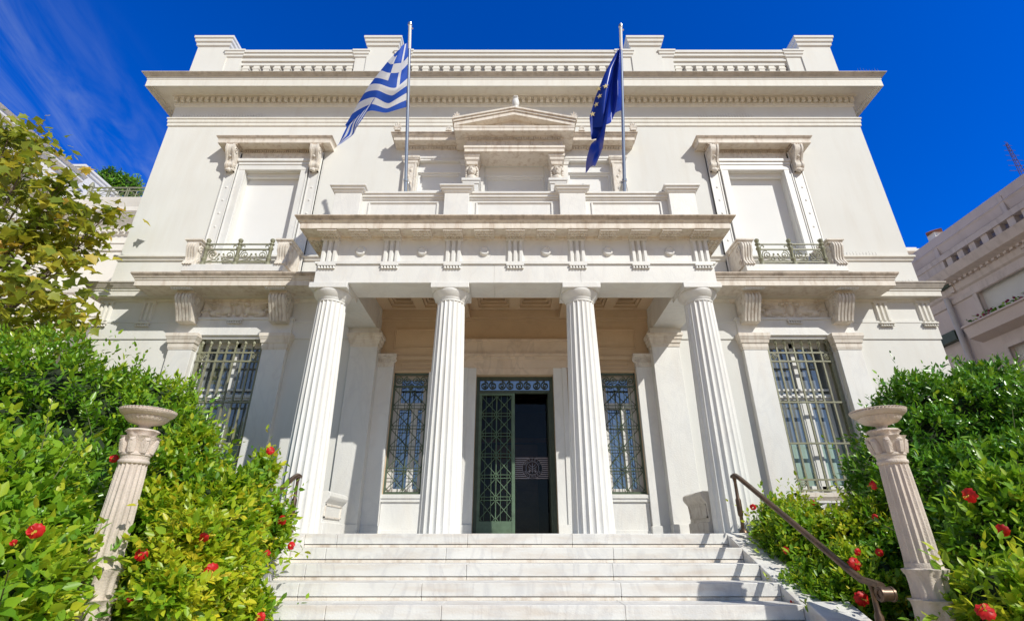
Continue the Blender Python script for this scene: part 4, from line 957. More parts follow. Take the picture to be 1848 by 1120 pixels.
K2 = lambda x, y: (1040 + x / 4., 40 + y / 4.)
def c2(*pts): return [(*K2(x, y), d) for x, y, d in pts]
eu_cols = [c2((322, 172, -.03), (312, 300, -.08), (300, 420, -.04), (300, 540, -.08), (285, 655, -.05)),
           c2((316, 182, .0), (285, 320, .05), (262, 450, .06), (258, 580, .05), (250, 730, .0)),
           c2((312, 192, -.06), (262, 330, -.10), (228, 470, -.16), (207, 600, -.18), (192, 755, -.18)),
           c2((305, 200, .0), (225, 350, -.06), (172, 480, -.1), (140, 600, -.1), (120, 760, -.08)),
           c2((300, 208, .04), (200, 395, .0), (138, 560, .0), (100, 700, .0), (112, 850, .0)),
           c2((290, 260, .14), (235, 420, .14), (200, 600, .12), (190, 790, .08), (150, 840, .04)),
           c2((204, 845, .0), (196, 850, .0), (180, 860, -.02), (150, 870, -.02), (112, 880, .0)),
           c2((188, 925, .02), (170, 935, .0), (140, 950, -.03), (110, 970, -.02), (78, 990, .0)),
           c2((140, 1040, .0), (125, 1042, .0), (105, 1050, .0), (88, 1070, .0), (72, 1086, .0))]
Se = flag_surface(1, (80, 199), eu_cols)
p = on_pole(1, 80); fe = thing('starred_flag', 'dark blue flag with yellow stars hanging in folds from the right pole', 'flag', p)
flag_mesh('cloth', Se, 120, 40, [M['eublue']], lambda s, t: 0, fe)
# yellow stars follow the cloth
for s0, t0 in ((.445, .52), (.40, .64), (.415, .76), (.475, .83), (.52, .42), (.36, .5)):
    q = MB(); c = Se(s0, t0); ex = (Se(s0 + .01, t0) - Se(s0 - .01, t0)).normalized(); ez = (Se(s0, t0 - .01) - Se(s0, t0 + .01)).normalized(); nn = ex.cross(ez).normalized()
    if nn.y > 0: nn = -nn
    ez2 = Vector((0, 0, 1)); ez2 = (ez2 - nn * ez2.dot(nn)).normalized(); ex2 = ez2.cross(nn)
    pts = []
    for k in range(10):
        a = R(90 + 36 * k); r_ = .062 if k % 2 == 0 else .026; pts.append(c + ex2 * r_ * math.cos(a) + ez2 * r_ * math.sin(a) + nn * .035)
    q.add([c + nn * .037] + pts, [(0, 1 + k, 1 + (k + 1) % 10) for k in range(10)]); q.add([x - nn * .004 for x in [c + nn * .037] + pts], [(0, 1 + (k + 1) % 10, 1 + k) for k in range(10)]); q.build('star', M['gold'], fe)

# ------------------------------------------------------------------ carved pillars with stone bowls
def pillar(x, y, label):
    t = thing('stone_pillar', label, 'pillar', (x, y, -1.7), 'carved pillars carrying bowls beside the stairs')
    fl_ = lambda n, d: (lambda a, i: 1 - d * abs(math.sin(n * a / 2)) ** 1.2)
    MB().box(x - .2, x + .2, y - .2, y + .2, -1.78, -1.35).build('plinth', M['pillar'], t, bevel=.01)
    MB().lathe((x, y, -1.35), [(.19, 0), (.2, .05), (.17, .1), (.145, .14), (.15, .2), (.126, .53)], 96, lambda a, i: 1 - (.07 * abs(math.sin(10 * a)) if i >= 4 else 0)).build('base_drum', M['pillar'], t, 40)
    q = MB(); q.lathe((x, y, -.82), [(.13, 0), (.148, .015), (.148, .05), (.134, .07), (.138, .10), (.154, .16), (.148, .24), (.154, .285), (.172, .305), (.14, .31)], 96, lambda a, i: 1 + (.05 * math.cos(8 * a) if 5 <= i <= 8 else 0)); q.build('leaf_collar', M['pillar'], t, 50)
    q = MB(); q.lathe((x, y, -.51), [(.134, 0), (.130, .10), (.134, .165), (.15, .19), (.156, .21), (.132, .22), (.128, .255), (.126, .258)], 96, lambda a, i: 1 + (.045 * math.cos(12 * a) if i <= 4 else 0)); q.build('leaf_collar', M['pillar'], t, 50)
    prof = [(.128, 0), (.125, .04), (.122, .32), (.114, .67), (.109, .775)]
    MB().lathe((x, y, -.258), prof, 144, fl_(18, .11)).build('shaft', M['pillar'], t, 40)
    q = MB(); q.lathe((x, y, .515), [(.108, 0), (.118, .01), (.118, .03), (.108, .04), (.112, .07), (.12, .075), (.12, .09), (.104, .1), (.112, .16), (.135, .215), (.15, .235), (.10, .24), (.112, .27), (.13, .285), (.118, .30), (.06, .305)], 96, lambda a, i: 1 + (.10 * math.cos(8 * a) * (i - 7) / 4 if 8 <= i <= 10 else 0) + (.07 * math.cos(8 * a + math.pi) if 12 <= i <= 13 else 0))
    for k in range(8):
        a = 2 * math.pi * k / 8 + .2; ca, sa = math.cos(a), math.sin(a)
        q.tube([(x + ca * .108, y + sa * .108, .61), (x + ca * .124, y + sa * .124, .69), (x + ca * .142, y + sa * .142, .725), (x + ca * .152, y + sa * .152, .705)], [.03, .034, .024, .01], 6)
    q.build('capital', M['pillar'], t, 50)
    q = MB(); zb = .815
    q.lathe((x, y, zb), [(.055, 0), (.04, .02), (.05, .04), (.085, .05), (.138, .066), (.168, .094), (.176, .114)], 96, lambda a, i: 1 - (.05 * abs(math.sin(13 * a)) if 3 <= i <= 6 else 0))
    q.lathe((x, y, zb + .112), [(.155, 0), (.19, .010), (.214, .030), (.222, .045), (.214, .05), (.222, .062), (.205, .068), (.19, .052), (.05, .03)], 96, lambda a, i: 1 + (.022 * math.cos(48 * a) if 4 <= i <= 6 else 0))
    q.build('bowl', M['pillar'], t, 50)
pillar(-3.38, 4.6, 'carved stone pillar with a shallow bowl among red hibiscus on the left'); pillar(3.29, 4.6, 'carved stone pillar with a shallow bowl in front of the dark hedge')

# ------------------------------------------------------------------ side wing on the left, set back
wing = thing('side_wing', 'pale side wing with a roof terrace railing behind the maple tree', 'building', (-11, 14, -1.7))
Yw = 13.6; pr = at(160, 333, Yw); zr = at(200, 333, Yw).z; zf = at(200, 356, Yw).z; zc1 = at(200, 375, Yw).z; zs_ = at(200, 392, Yw + .5).z
xl = at(146, 400, Yw).x
MB().add([(xl - 3, Yw + .5, -1.9), (-8.0, Yw + .5, -1.9), (-8.0, Yw + .5, zc1), (xl - 3, Yw + .5, zc1)], [(0, 1, 2, 3)]) if False else None
q = MB(); q.wall(xl - 2, -7.9, -1.9, zf - .2, Yw + .5, [(xl + .4, xl + 1.6, 3.2, 5.1)], .3); q.build('recessed_wall', M['wing'], wing)
MB().box(xl + .4, xl + 1.6, Yw + .75, Yw + .8, 3.2, 5.1).build('shutter', M['blind'], wing)
q = MB(); q.mould(xl - 2, -7.9, Yw + .5, [(0, zc1 - .75), (.06, zc1 - .72), (.06, zc1 - .5), (.1, zc1 - .45), (.42, zc1 - .05), (.42, zc1 - .05), (.43, zc1 + .1), (.5, zf - .08), (.52, zf), (0, zf + .02)], Yw + 6); q.build('terrace_cornice', M['wing'], wing)
q = MB(); q.mould(xl - 2, -7.9, Yw + .5, [(0, zc1 - 1.35), (.05, zc1 - 1.33), (.05, zc1 - 1.1), (.08, zc1 - 1.08), (.08, zc1 - 1.04), (0, zc1 - 1.0)], Yw + 6)
q.mould(xl - 2, -7.9, Yw + .5, [(0, zc1 - 2.9), (.06, zc1 - 2.85), (.1, zc1 - 2.7), (.1, zc1 - 2.65), (0, zc1 - 2.6)], Yw + 6); q.build('wall_bands', M['wing'], wing)
q = comb(xl, xl + 4.4, 22, .1, zc1 - .66, zc1 - .54, Yw + .36, Yw + .44)
q.build('dentils', M['wing'], wing)
rl = bpy.data.objects.new('terrace_railing', None); COL.objects.link(rl); rl.parent = wing
q = MB(); yq = Yw + .15; q.box(pr.x, -7.9, yq - .02, yq + .02, zr - .04, zr); q.box(pr.x, -7.9, yq - .015, yq + .015, zf + .06, zf + .09); q.box(pr.x, -7.9, yq - .012, yq + .012, zr - .16, zr - .13)
x = pr.x; pw = .62
while x < -8:
    for dx in (0, .07): q.box(x + dx - .014, x + dx + .014, yq - .014, yq + .014, zf, zr)
    a, b, c, d = x + .07, x + pw, zf + .08, zr - .14; q.tube([(a, yq, c), (b, yq, d)], .012, 4); q.tube([(a, yq, d), (b, yq, c)], .012, 4); q.tube([((a + b) / 2, yq, c), ((a + b) / 2, yq, d)], .012, 4); q.tube([(a, yq, (c + d) / 2), (b, yq, (c + d) / 2)], .012, 4)
    x += pw
q.build('lattice', M['iron'], rl); q = MB(); q.lathe((pr.x, yq, zf), [(.07, 0), (.05, .1), (.05, zr - zf - .02), (.08, zr - zf), (.08, zr - zf + .06), (.03, zr - zf + .2)], 10); q.build('post', M['iron'], rl, 40)
# the wing that comes forward, seen along its long side
ztop = at(144, 321, Yw).z; xw2 = at(144, 321, Yw).x
q = MB(); q.add([(xw2, 3, -1.9), (xw2, Yw + .5, -1.9), (xw2, Yw + .5, ztop - .3), (xw2, 3, ztop - .3)], [(3, 2, 1, 0)]); q.add([(xw2, Yw, -1.9), (xw2 - 8, Yw, -1.9), (xw2 - 8, Yw, ztop - .3), (xw2, Yw, ztop - .3)], [(0, 1, 2, 3)])
q.add([(xw2, 3, -1.9), (xw2 - 8, 3, -1.9), (xw2 - 8, 3, ztop - .3), (xw2, 3, ztop - .3)], [(3, 2, 1, 0)]); q.build('long_wall', M['wing'], wing)
q = MB(); q.mould_y(xw2, 1, 3, Yw, [(-.6, ztop - .32), (0, ztop - .32), (.05, ztop - .3), (.08, ztop - .22), (.2, ztop - .18), (.2, ztop - .08), (.3, ztop), (-.6, ztop + .03)])
q.mould_y(xw2, 1, 3, Yw, [(0, ztop - 1.75), (.1, ztop - 1.7), (.35, ztop - 1.6), (.35, ztop - 1.5), (.5, ztop - 1.38), (0, ztop - 1.3)]); q.mould_y(xw2, 1, 3, Yw, [(0, ztop - 2.6), (.06, ztop - 2.58), (.06, ztop - 2.35), (0, ztop - 2.3)]); q.build('long_cornice', M['wing'], wing)
pe = at(127, 298, Yw + .3); pe2 = at(156, 298, Yw + .3)
q = MB(); q.box(pe.x + .1, pe2.x - .05, Yw + .35, Yw + 3, zf, pe.z - .2); q.mould(pe.x + .1, pe2.x - .05, Yw + .35, [(0, pe.z - .22), (.05, pe.z - .2), (.06, pe.z - .1), (.1, pe.z - .08), (.1, pe.z), (0, pe.z + .01)], Yw + 3.1); q.build('roof_pedestal', M['wing'], wing)

# ------------------------------------------------------------------ grey apartment block on the right, its shaded side towards us
XR = 13.6
apt = thing('apartment_building', 'grey brown apartment block in shade with a balustrade and window boxes', 'building', (XR, 14, -1.7))
def zx(u, v): return atx(u, v, XR)
e1, e2 = zx(1848, 318), zx(1650, 460); zroof = (e1.z + e2.z) / 2
zl = zx(1760, 470).z                                   # helper levels on the facade
lv = {k: zx(1800, v).z for k, v in dict(par=379, railt=414, balb=446, cor=462, den=471, band=503).items()}
wtop, wl0, wl1 = zx(1778, 510), zx(1778, 520), zx(1848, 480)
q = MB(); zc_ = zx(1800, 462).z
wy0, wy1 = zx(1848, 545).y - .9, zx(1782, 570).y
wz1, wz0 = zx(1778, 512).z, zx(1798, 566).z
w2y0, w2y1 = zx(1848, 650).y - 1.2, zx(1828, 640).y; w2z1, w2z0 = zx(1826, 625).z, zx(1826, 625).z - 2.1
def wall_x(mb, y0, y1, z0, z1, x, holes, depth):
    t = MB(); t.wall(-y1, -y0, z0, z1, 0, [(-h[1], -h[0], h[2], h[3]) for h in holes], depth); mb.add([(x + b, -a, c) for a, b, c in t.v], t.f)
wall_x(q, 2, 34, -1.9, zc_, XR, [(wy0, wy1, wz0, wz1), (w2y0, w2y1, w2z0, w2z1)], .25)
q.add([(XR, 34, -1.9), (XR + 14, 34, -1.9), (XR + 14, 34, zroof - .3), (XR, 34, zroof - .3)], [(3, 2, 1, 0)]); q.build('facade', M['grey_stucco'], apt)
q = MB(); q.mould_y(XR, -1, 2, 34, [(0, lv['den'] - .25), (.06, lv['den'] - .2), (.10, lv['den']), (.14, lv['cor'] - .1), (.42, lv['cor'] - .02), (.46, lv['balb'] - .15), (.52, lv['balb']), (0, lv['balb'] + .05)]); q.build('cornice', M['grey_trim'], apt)
q0 = comb(4, 24, 105, .095, lv['den'] - .02, lv['den'] + .11, XR - .2, XR - .09); q = MB(); q.add([(b, a, c) for a, b, c in q0.v], [tuple(reversed(f)) for f in q0.f])
q.build('dentils', M['grey_trim'], apt)
MB().mould_y(XR, -1, 2, 34, [(0, lv['band'] - .1), (.05, lv['band'] - .08), (.05, lv['band'] + .05), (0, lv['band'] + .08)]).build('wall_band', M['grey_trim'], apt)
# balustrade of square posts
yb0, yb1 = zx(1848, 405).y - 1, zx(1725, 472).y
bt, bb_ = lv['railt'], lv['balb'] + .02
q = MB(); q.box(XR - .4, XR - .15, 2, yb1 + 2.2, bt - .12, bt + .05); q.box(XR - .38, XR - .17, yb1, yb1 + 2.2, bb_, bt - .12); q.build('balustrade_rail', M['grey_trim'], apt)
y = yb0; fb = None; k = 0
while y < yb1:
    o_ = MB().box(XR - .35, XR - .2, y, y + .2, bb_, bt - .12) if fb is None else None
    if fb is None: fb = o_.build('baluster', M['grey_trim'], apt); y00 = y
    else: dup(fb, apt, (0, y - y00, 0))
    y += .42
# set-back attic storey
q = MB(); q.box(XR + .02, XR + 12, 2, 33.9, lv['balb'] - .3, lv['par'] - .1); q.build('attic_storey', M['grey_stucco'], apt)
q = MB(); q.mould_y(XR + .02, -1, 2, 34, [(-.6, lv['par'] - .25), (0, lv['par'] - .25), (.06, lv['par'] - .22), (.12, lv['par']), (.16, lv['par'] + .06), (.12, lv['par'] + .1), (.12, zroof), (-10, zroof + .02)]); q.build('roof_parapet', M['grey_stucco'], apt)
for u, v in ((1832, 405), (1710, 490)):
    p = zx(u, v); MB().box(XR - .12, XR + .015, p.y - .1, p.y + .05, p.z - .75, p.z + .9).build('attic_rib', M['grey_trim'], apt); MB().box(XR - .22, XR + .01, p.y - .1, p.y + .3, p.z - .55, p.z - .3).build('vent_hood', M['darkiron'], apt)
for (y0, y1, z0, z1, nm) in ((wy0, wy1, wz0, wz1, 'upper'), (w2y0, w2y1, w2z0, w2z1, 'lower')):
    t = bpy.data.objects.new('window', None); COL.objects.link(t); t.parent = apt
    q = MB(); f_ = .12
    for a, b, c, d in ((y0 - f_, y0, z0 - f_, z1 + f_), (y1, y1 + f_, z0 - f_, z1 + f_), (y0, y1, z1, z1 + f_), (y0, y1, z0 - f_, z0)): q.box(XR - .04, XR + .02, a, b, c, d)
    q.build('window_frame', M['grey_trim'], t); zz = z0 if nm == 'upper' else z1 - .55
    MB().box(XR + .14, XR + .18, y0, y1, zz, z1).build('roller_blind', M['blind'], t)
    if nm == 'lower': 
        MB().box(XR + .16, XR + .19, y0, y1, z0, zz).build('pane', M['glass'], t); MB().box(XR + .10, XR + .15, y1 - .1, y1, z0, zz).build('sash', M['whitepaint'], t); MB().box(XR + .10, XR + .15, y0, y1 - .1, zz - .1, zz).build('sash', M['whitepaint'], t)
sb0, sb1 = zx(1848, 580).y - 1.2, zx(1768, 600).y; sz = zx(1800, 578).z
q = MB(); q.prism_y([(XR, sz - .42), (XR - .35, sz - .3), (XR - .42, sz), (XR - .48, sz + .02), (XR - .48, sz + .06), (XR, sz + .06)], sb0, sb1); q.build('window_ledge', M['grey_stucco'], apt)
p1, p2 = zx(1716, 540), zx(1771, 675); q = MB(); q.tube([(XR - .12, p1.y, lv['den'] - .3), (XR - .12, p1.y, p2.z - 4)], .075, 10); q.build('drain_pipe', M['pipe'], apt, 40)
p1 = zx(1713, 614); MB().box(XR - .2, XR + .01, p1.y - .5, p1.y + .5, p1.z - .15, p1.z + .15).build('wall_unit', M['darkiron'], apt)
ch = zx(1688, 436); t = bpy.data.objects.new('chimney', None); COL.objects.link(t); t.parent = apt
MB().box(XR + .1, XR + .4, ch.y, ch.y + .3, zroof - .2, zroof + .32).build('stack', M['wing'], t); MB().lathe((XR + .25, ch.y + .15, zroof + .32), [(.3, 0), (.3, .05), (.1, .14)], 4).build('cap', M['terracotta'], t)
p = zx(1765, 377); MB().box(XR + .1, XR + .4, p.y, p.y + .3, zroof - .2, zroof + .12).build('roof_box', M['wing'], apt)
# tv antenna
ab = zx(1842, 322); ant = thing('tv_antenna', 'thin dark lattice antenna mast on the grey roof', 'antenna', (XR + .5, ab.y + .3, zroof))
q = MB(); hA = 1.5; bx, by = XR + .5, ab.y + .3
for dx, dy in ((-.07, -.05), (.07, -.05), (0, .08)): q.tube([(bx + dx, by + dy, zroof - .3), (bx + dx * .3, by + dy * .3, zroof + hA)], .009, 4)
for i in range(14): z = zroof + hA * i / 14; f_ = 1 - .7 * i / 14; q.tube([(bx - .07 * f_, by - .05 * f_, z), (bx + .07 * f_, by - .05 * f_, z + .12), (bx, by + .08 * f_, z + .2)], .006, 4)
q.build('mast', M['antenna'], ant); q = MB()
for i in range(6): z = zroof + hA * (.35 + .12 * i); l_ = .3 - .035 * i; q.tube([(bx - l_, by, z), (bx + l_, by, z)], .008, 4)
q.build('elements', M['antenna'], ant)
# white house far behind
fb_ = thing('far_house', 'white flat roofed house glimpsed behind the museum corner', 'building', (13, 30, -1.7))
p1, p2 = at(1640, 442, 30), at(1668, 442, 30)
q = MB(); q.box(p1.x - 6, p2.x, 30, 38, -1.9, p1.z - .3); q.build('wall', M['wing'], fb_); q = MB(); q.mould(p1.x - 6, p2.x, 30, [(0, p1.z - .7), (.2, p1.z - .6), (.2, p1.z - .4), (-.3, p1.z - .38), (-.3, p1.z), (-1, p1.z + .01)], 38); q.build('roof_edge', M['wing'], fb_)

# ------------------------------------------------------------------ plants
def leaf_mesh(name, P, D, Nn, Ln, Wd, tint, m, parent, shape='oval'):
    n = len(P); Nn = Nn - D * (Nn * D).sum(1, keepdims=True); Nn /= np.linalg.norm(Nn, axis=1, keepdims=True) + 1e-9
    Sd = np.cross(D, Nn); L_ = Ln[:, None]; W_ = Wd[:, None]
    if shape == 'oval':
        parts = [(0, 0, 0), (.28, .46, .10), (.66, .36, .06), (1, 0, -.10), (.66, -.36, .06), (.28, -.46, .10)]
        faces = np.array([[0, 1, 2, 3], [0, 3, 4, 5]])
    else:                                             # five-pointed maple leaf
        parts = [(0, 0, 0), (-.02, .30, .02), (.18, .26, .04), (.32, .62, .0), (.46, .34, .05), (.60, .26, .04), (1.0, 0, -.08), (.60, -.26, .04), (.46, -.34, .05), (.32, -.62, .0), (.18, -.26, .04), (-.02, -.30, .02)]
        faces = np.array([[0, 1, 2, 2], [0, 2, 3, 4], [0, 4, 5, 6], [0, 6, 7, 8], [0, 8, 9, 10], [0, 10, 11, 11]])
    k = len(parts); V = np.empty((n, k, 3))
    for i, (a, b, c) in enumerate(parts): V[:, i] = P + D * L_ * a + Sd * W_ * b + Nn * W_ * c
    q_ = []; base = (np.arange(n) * k)[:, None]
    me = bpy.data.meshes.new(name); off = wloc(parent); V = V.reshape(-1, 3) - np.array(off)
    loops = []; sizes = []
    for f in faces:
        f = list(dict.fromkeys(f.tolist())); loops.append(base + np.array(f)[None, :]); sizes.append(len(f))
    order = np.concatenate([l_ for l_ in loops], axis=1)  # per leaf all loops
    me.vertices.add(n * k); me.vertices.foreach_set('co', V.astype(np.float32).ravel())
    tot = order.shape[1]; me.loops.add(n * tot); me.loops.foreach_set('vertex_index', order.ravel().astype(np.int32))
    nf = len(sizes); me.polygons.add(n * nf); st = np.concatenate([[0], np.cumsum(sizes)[:-1]])
    me.polygons.foreach_set('loop_start', ((np.arange(n) * tot)[:, None] + st[None, :]).ravel().astype(np.int32))
    at_ = me.attributes.new('tint', 'FLOAT', 'FACE'); at_.data.foreach_set('value', np.repeat(tint, nf).astype(np.float32))
    me.materials.append(m); me.update(calc_edges=True); me.validate()
    o = bpy.data.objects.new(name, me); COL.objects.link(o); o.parent = parent; return o
def unit(a): return a / (np.linalg.norm(a, axis=1, keepdims=True) + 1e-9)
def lump(p, seed, f=1.0):
    r = np.random.default_rng(seed); s = 0
    for i in range(6):
        k = r.normal(size=3) * f * (1.2 + .9 * i); s = s + np.sin(p @ k + r.uniform(0, 6.28)) / (1 + .5 * i)
    return s / 2.4
def shell_points(blobs, n, seed, depth=.16, amp=.13, f=1.6):
    bl = np.array(blobs); r = np.random.default_rng(seed)
    area = bl[:, 3] * bl[:, 4] + bl[:, 4] * bl[:, 5] + bl[:, 3] * bl[:, 5]; cnt = r.multinomial(n * 3, area / area.sum())
    Ps, Ns = [], []
    for b, c in zip(bl, cnt):
        d = unit(r.normal(size=(c, 3))); p0 = b[:3] + d * b[3:6]
        k = 1 + amp * lump(p0, seed, f) - depth * r.random(c) ** 1.6
        Ps.append(b[:3] + d * b[3:6] * k[:, None]); Ns.append(unit(d / b[3:6]))
    P = np.concatenate(Ps); Nn = np.concatenate(Ns); keep = np.ones(len(P), bool)
    for b in bl: keep &= (((P - b[:3]) / b[3:6]) ** 2).sum(1) > .70
    toc = unit(np.array([CAMX, 0, CAMZ]) - P); keep &= ((Nn * toc).sum(1) > -.35) | (Nn[:, 2] > .55); keep &= P[:, 2] > -1.6
    P, Nn = P[keep], Nn[keep]; idx = r.permutation(len(P))[:n]; return P[idx], Nn[idx]
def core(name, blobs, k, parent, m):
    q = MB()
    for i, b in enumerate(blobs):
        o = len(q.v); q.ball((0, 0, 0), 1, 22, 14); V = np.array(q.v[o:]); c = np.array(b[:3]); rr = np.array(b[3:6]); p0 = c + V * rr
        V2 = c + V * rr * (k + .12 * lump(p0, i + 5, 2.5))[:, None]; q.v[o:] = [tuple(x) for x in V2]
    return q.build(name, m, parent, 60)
def shrub(name, label, cat, loc, blobs, nspr, leaves, size, m, seed, aspect=.48, stem=.22, amp=.13, depth=.16, up=.5, yellow=.0, group=None):
    t = thing(name, label, cat, loc, group); r = np.random.default_rng(seed)
    full = list(blobs); blobs = []
    for b in full:
        blobs.append((*b[:3], b[3] * .86, b[4] * .86, b[5] * .86))
        for _ in range(7):
            d = r.normal(size=3); d /= np.linalg.norm(d); d[1] = -abs(d[1]) if r.random() < .6 else d[1]; k = r.uniform(.26, .44)
            blobs.append((b[0] + d[0] * b[3] * .78, b[1] + d[1] * b[4] * .78, b[2] + d[2] * b[5] * .78, b[3] * k, b[4] * k, b[5] * k))
    P, Nn = shell_points(blobs, nspr, seed, depth, amp); n = len(P)
    A = unit(Nn + np.array([0, 0, up]) + r.normal(size=(n, 3)) * .45)
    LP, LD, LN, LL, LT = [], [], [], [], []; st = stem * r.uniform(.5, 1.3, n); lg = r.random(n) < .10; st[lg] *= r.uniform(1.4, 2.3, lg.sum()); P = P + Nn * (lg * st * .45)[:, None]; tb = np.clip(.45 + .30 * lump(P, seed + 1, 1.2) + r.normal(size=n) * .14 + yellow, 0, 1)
    ref = unit(np.cross(A, r.normal(size=(n, 3)))); ref2 = np.cross(A, ref)
    for k in range(leaves):
        f = (k + .6) / leaves; az = k * 2.4 + r.uniform(-.4, .4, n); rad = ref * np.cos(az)[:, None] + ref2 * np.sin(az)[:, None]
        p = P + A * (st * (f - .55))[:, None]; dd = unit(rad * (1.05 - .55 * f) + A * (.35 + .7 * f) + r.normal(size=(n, 3)) * .2); nn = unit(A * .8 + np.array([0, -.15, .7]) + r.normal(size=(n, 3)) * .35)
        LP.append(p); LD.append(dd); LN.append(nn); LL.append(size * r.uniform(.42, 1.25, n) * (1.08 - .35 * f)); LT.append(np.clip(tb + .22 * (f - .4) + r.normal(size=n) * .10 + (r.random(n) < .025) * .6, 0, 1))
    P_, D_, N_, L_, T_ = map(np.concatenate, (LP, LD, LN, LL, LT))
    leaf_mesh('foliage', P_, D_, N_, L_, L_ * aspect * 1.0, T_, m, t)
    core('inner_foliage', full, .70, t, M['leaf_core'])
    q = MB(); sel = np.random.default_rng(seed + 2).permutation(n)[:160]
    for i in sel: p = Vector(P[i]); a = Vector(A[i]); q.tube([p - a * .28, p + a * st[i] * .5], [.006, .003], 4)
    q.build('twigs', M['twig'], t)['kind'] = 'stuff'
    return t
def bl(u, v, Y, rx, rz, ry=None): p = at(u, v, Y); return (p.x, p.y, p.z, rx, ry or rx, rz)
def first_hit(u, v, blobs):
    d = ray(u, v).normalized(); o = Vector((CAMX, 0, CAMZ))
    for i in range(160, 1200):
        p = o + d * (i * .01)
        for b in blobs:
            if ((p.x - b[0]) / b[3]) ** 2 + ((p.y - b[1]) / b[4]) ** 2 + ((p.z - b[2]) / b[5]) ** 2 < 1.2: return p
    return o + d * 6
flower0 = None
def flowers(parent, blobs, pts, size=1.0):
    global flower0
    for u, v, s in pts:
        p = first_hit(u, v, blobs) - ray(u, v).normalized() * .13
        if flower0 is None:
            me = MB(); ns = 6
            for k in range(5):
                a0 = 2 * math.pi * k / 5; vs = []; fs = []
                for i in range(ns + 1):
                    f = i / ns; rr = .012 + .06 * f; wd = .038 * math.sin(math.pi * min(1, .12 + f * .72)) + .006
                    for j in range(5):
                        g_ = (j - 2) / 2; a = a0 + .25; x = rr * math.cos(a) - g_ * wd * math.sin(a); y = rr * math.sin(a) + g_ * wd * math.cos(a)
                        vs.append((x, -(.035 - .03 * f * f - .012 * f * math.cos(g_ * 3 + k) + .008 * math.sin(7 * g_) * f), y))
                for i in range(ns):
                    for j in range(4): b = i * 5 + j; fs.append((b, b + 1, b + 6, b + 5))
                me.add(vs, fs)
            fl0 = me; flower0 = {}
            ms = MB(); ms.tube([(0, -.02, 0), (.004, -.06, .008), (.006, -.10, .02)], [.005, .004, .003], 6)
            for i in range(8): ms.ball((.005 + .008 * math.cos(i * 2.4), -.075 - .004 * i, .012 + .008 * math.sin(i * 2.4)), .004, 5, 4)
            tmp = bpy.data.objects.new('tmp', None); a = fl0.build('hibiscus_flower', M['petal'], None, 60); b = ms.build('stamen', M['stamen'], a, 60); flower0 = (a, b); first_ = True
            f, s2 = a, b; f.parent = parent; bpy.data.objects.remove(tmp)
        else:
            f = flower0[0].copy(); COL.objects.link(f); f.parent = parent; s2 = flower0[1].copy(); COL.objects.link(s2); s2.parent = f
        f.location = p - wloc(parent); toc = math.atan2(p.x - CAMX, p.y)
        f.rotation_euler = (random.uniform(-.7, .35), random.uniform(0, 6), -toc + random.uniform(-.7, .7)); f.scale = (s * size,) * 3

# left: tall hedge, hibiscus around the pillar, front hibiscus, maple
Bh = [bl(150, 790, 7.3, 1.5, 1.25), bl(30, 770, 7.0, 1.5, 1.1), bl(235, 860, 7.2, 1.2, 1.2), bl(285, 730, 7.6, .55, .42), bl(-80, 840, 6.2, 1.3, 1.35), bl(60, 950, 6.2, 1.5, 1.4), bl(70, 690, 7.4, .6, .4)]
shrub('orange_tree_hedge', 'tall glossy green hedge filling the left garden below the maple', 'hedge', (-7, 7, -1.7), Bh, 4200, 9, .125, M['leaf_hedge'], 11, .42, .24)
Bm = [bl(375, 960, 5.4, .52, .56), bl(310, 915, 5.5, .47, .54), bl(432, 975, 5.9, .30, .36), bl(370, 1090, 5.2, .38, .42), bl(440, 905, 6.3, .20, .28), bl(275, 980, 5.3, .4, .5), bl(345, 815, 5.9, .22, .24), bl(310, 1095, 5.0, .36, .4), bl(405, 1040, 5.4, .32, .34), bl(340, 1010, 4.9, .32, .38), bl(300, 1080, 4.4, .17, .18), bl(478, 850, 6.4, .11, .20), bl(500, 940, 6.1, .15, .14), bl(495, 985, 6.0, .13, .10), bl(455, 1100, 5.4, .14, .12)]
hb1 = shrub('hibiscus_bush', 'yellow green flowering hibiscus between the left pillar and the steps', 'bush', (-3.6, 6, -1.7), Bm, 4200, 9, .10, M['leaf_yellow'], 21, .56, .22, group='hibiscus bushes in the front garden')
flowers(hb1, Bm, [(489, 813, .8), (511, 938, 1.0), (527, 984, .75), (483, 998, .7), (257, 1000, .95), (382, 1028, 1.1), (370, 968, .8), (472, 1112, .8), (237, 1078, .6)], .70)
Bf = [bl(15, 1010, 4.5, .55, .62), bl(-70, 930, 4.5, .7, .72), bl(25, 1100, 4.3, .38, .45), bl(-40, 1110, 3.9, .5, .55), bl(60, 930, 5.1, .38, .45)]
hb2 = shrub('hibiscus_bush', 'large leaved hibiscus with red blooms in the left foreground', 'bush', (-4.4, 4.2, -1.7), Bf, 1900, 9, .12, M['leaf_hib'], 31, .6, .24, group='hibiscus bushes in the front garden')
flowers(hb2, Bf, [(66, 957, 1.15), (207, 827, .85), (203, 951, .85), (173, 1100, .9), (25, 978, .5)], .58)
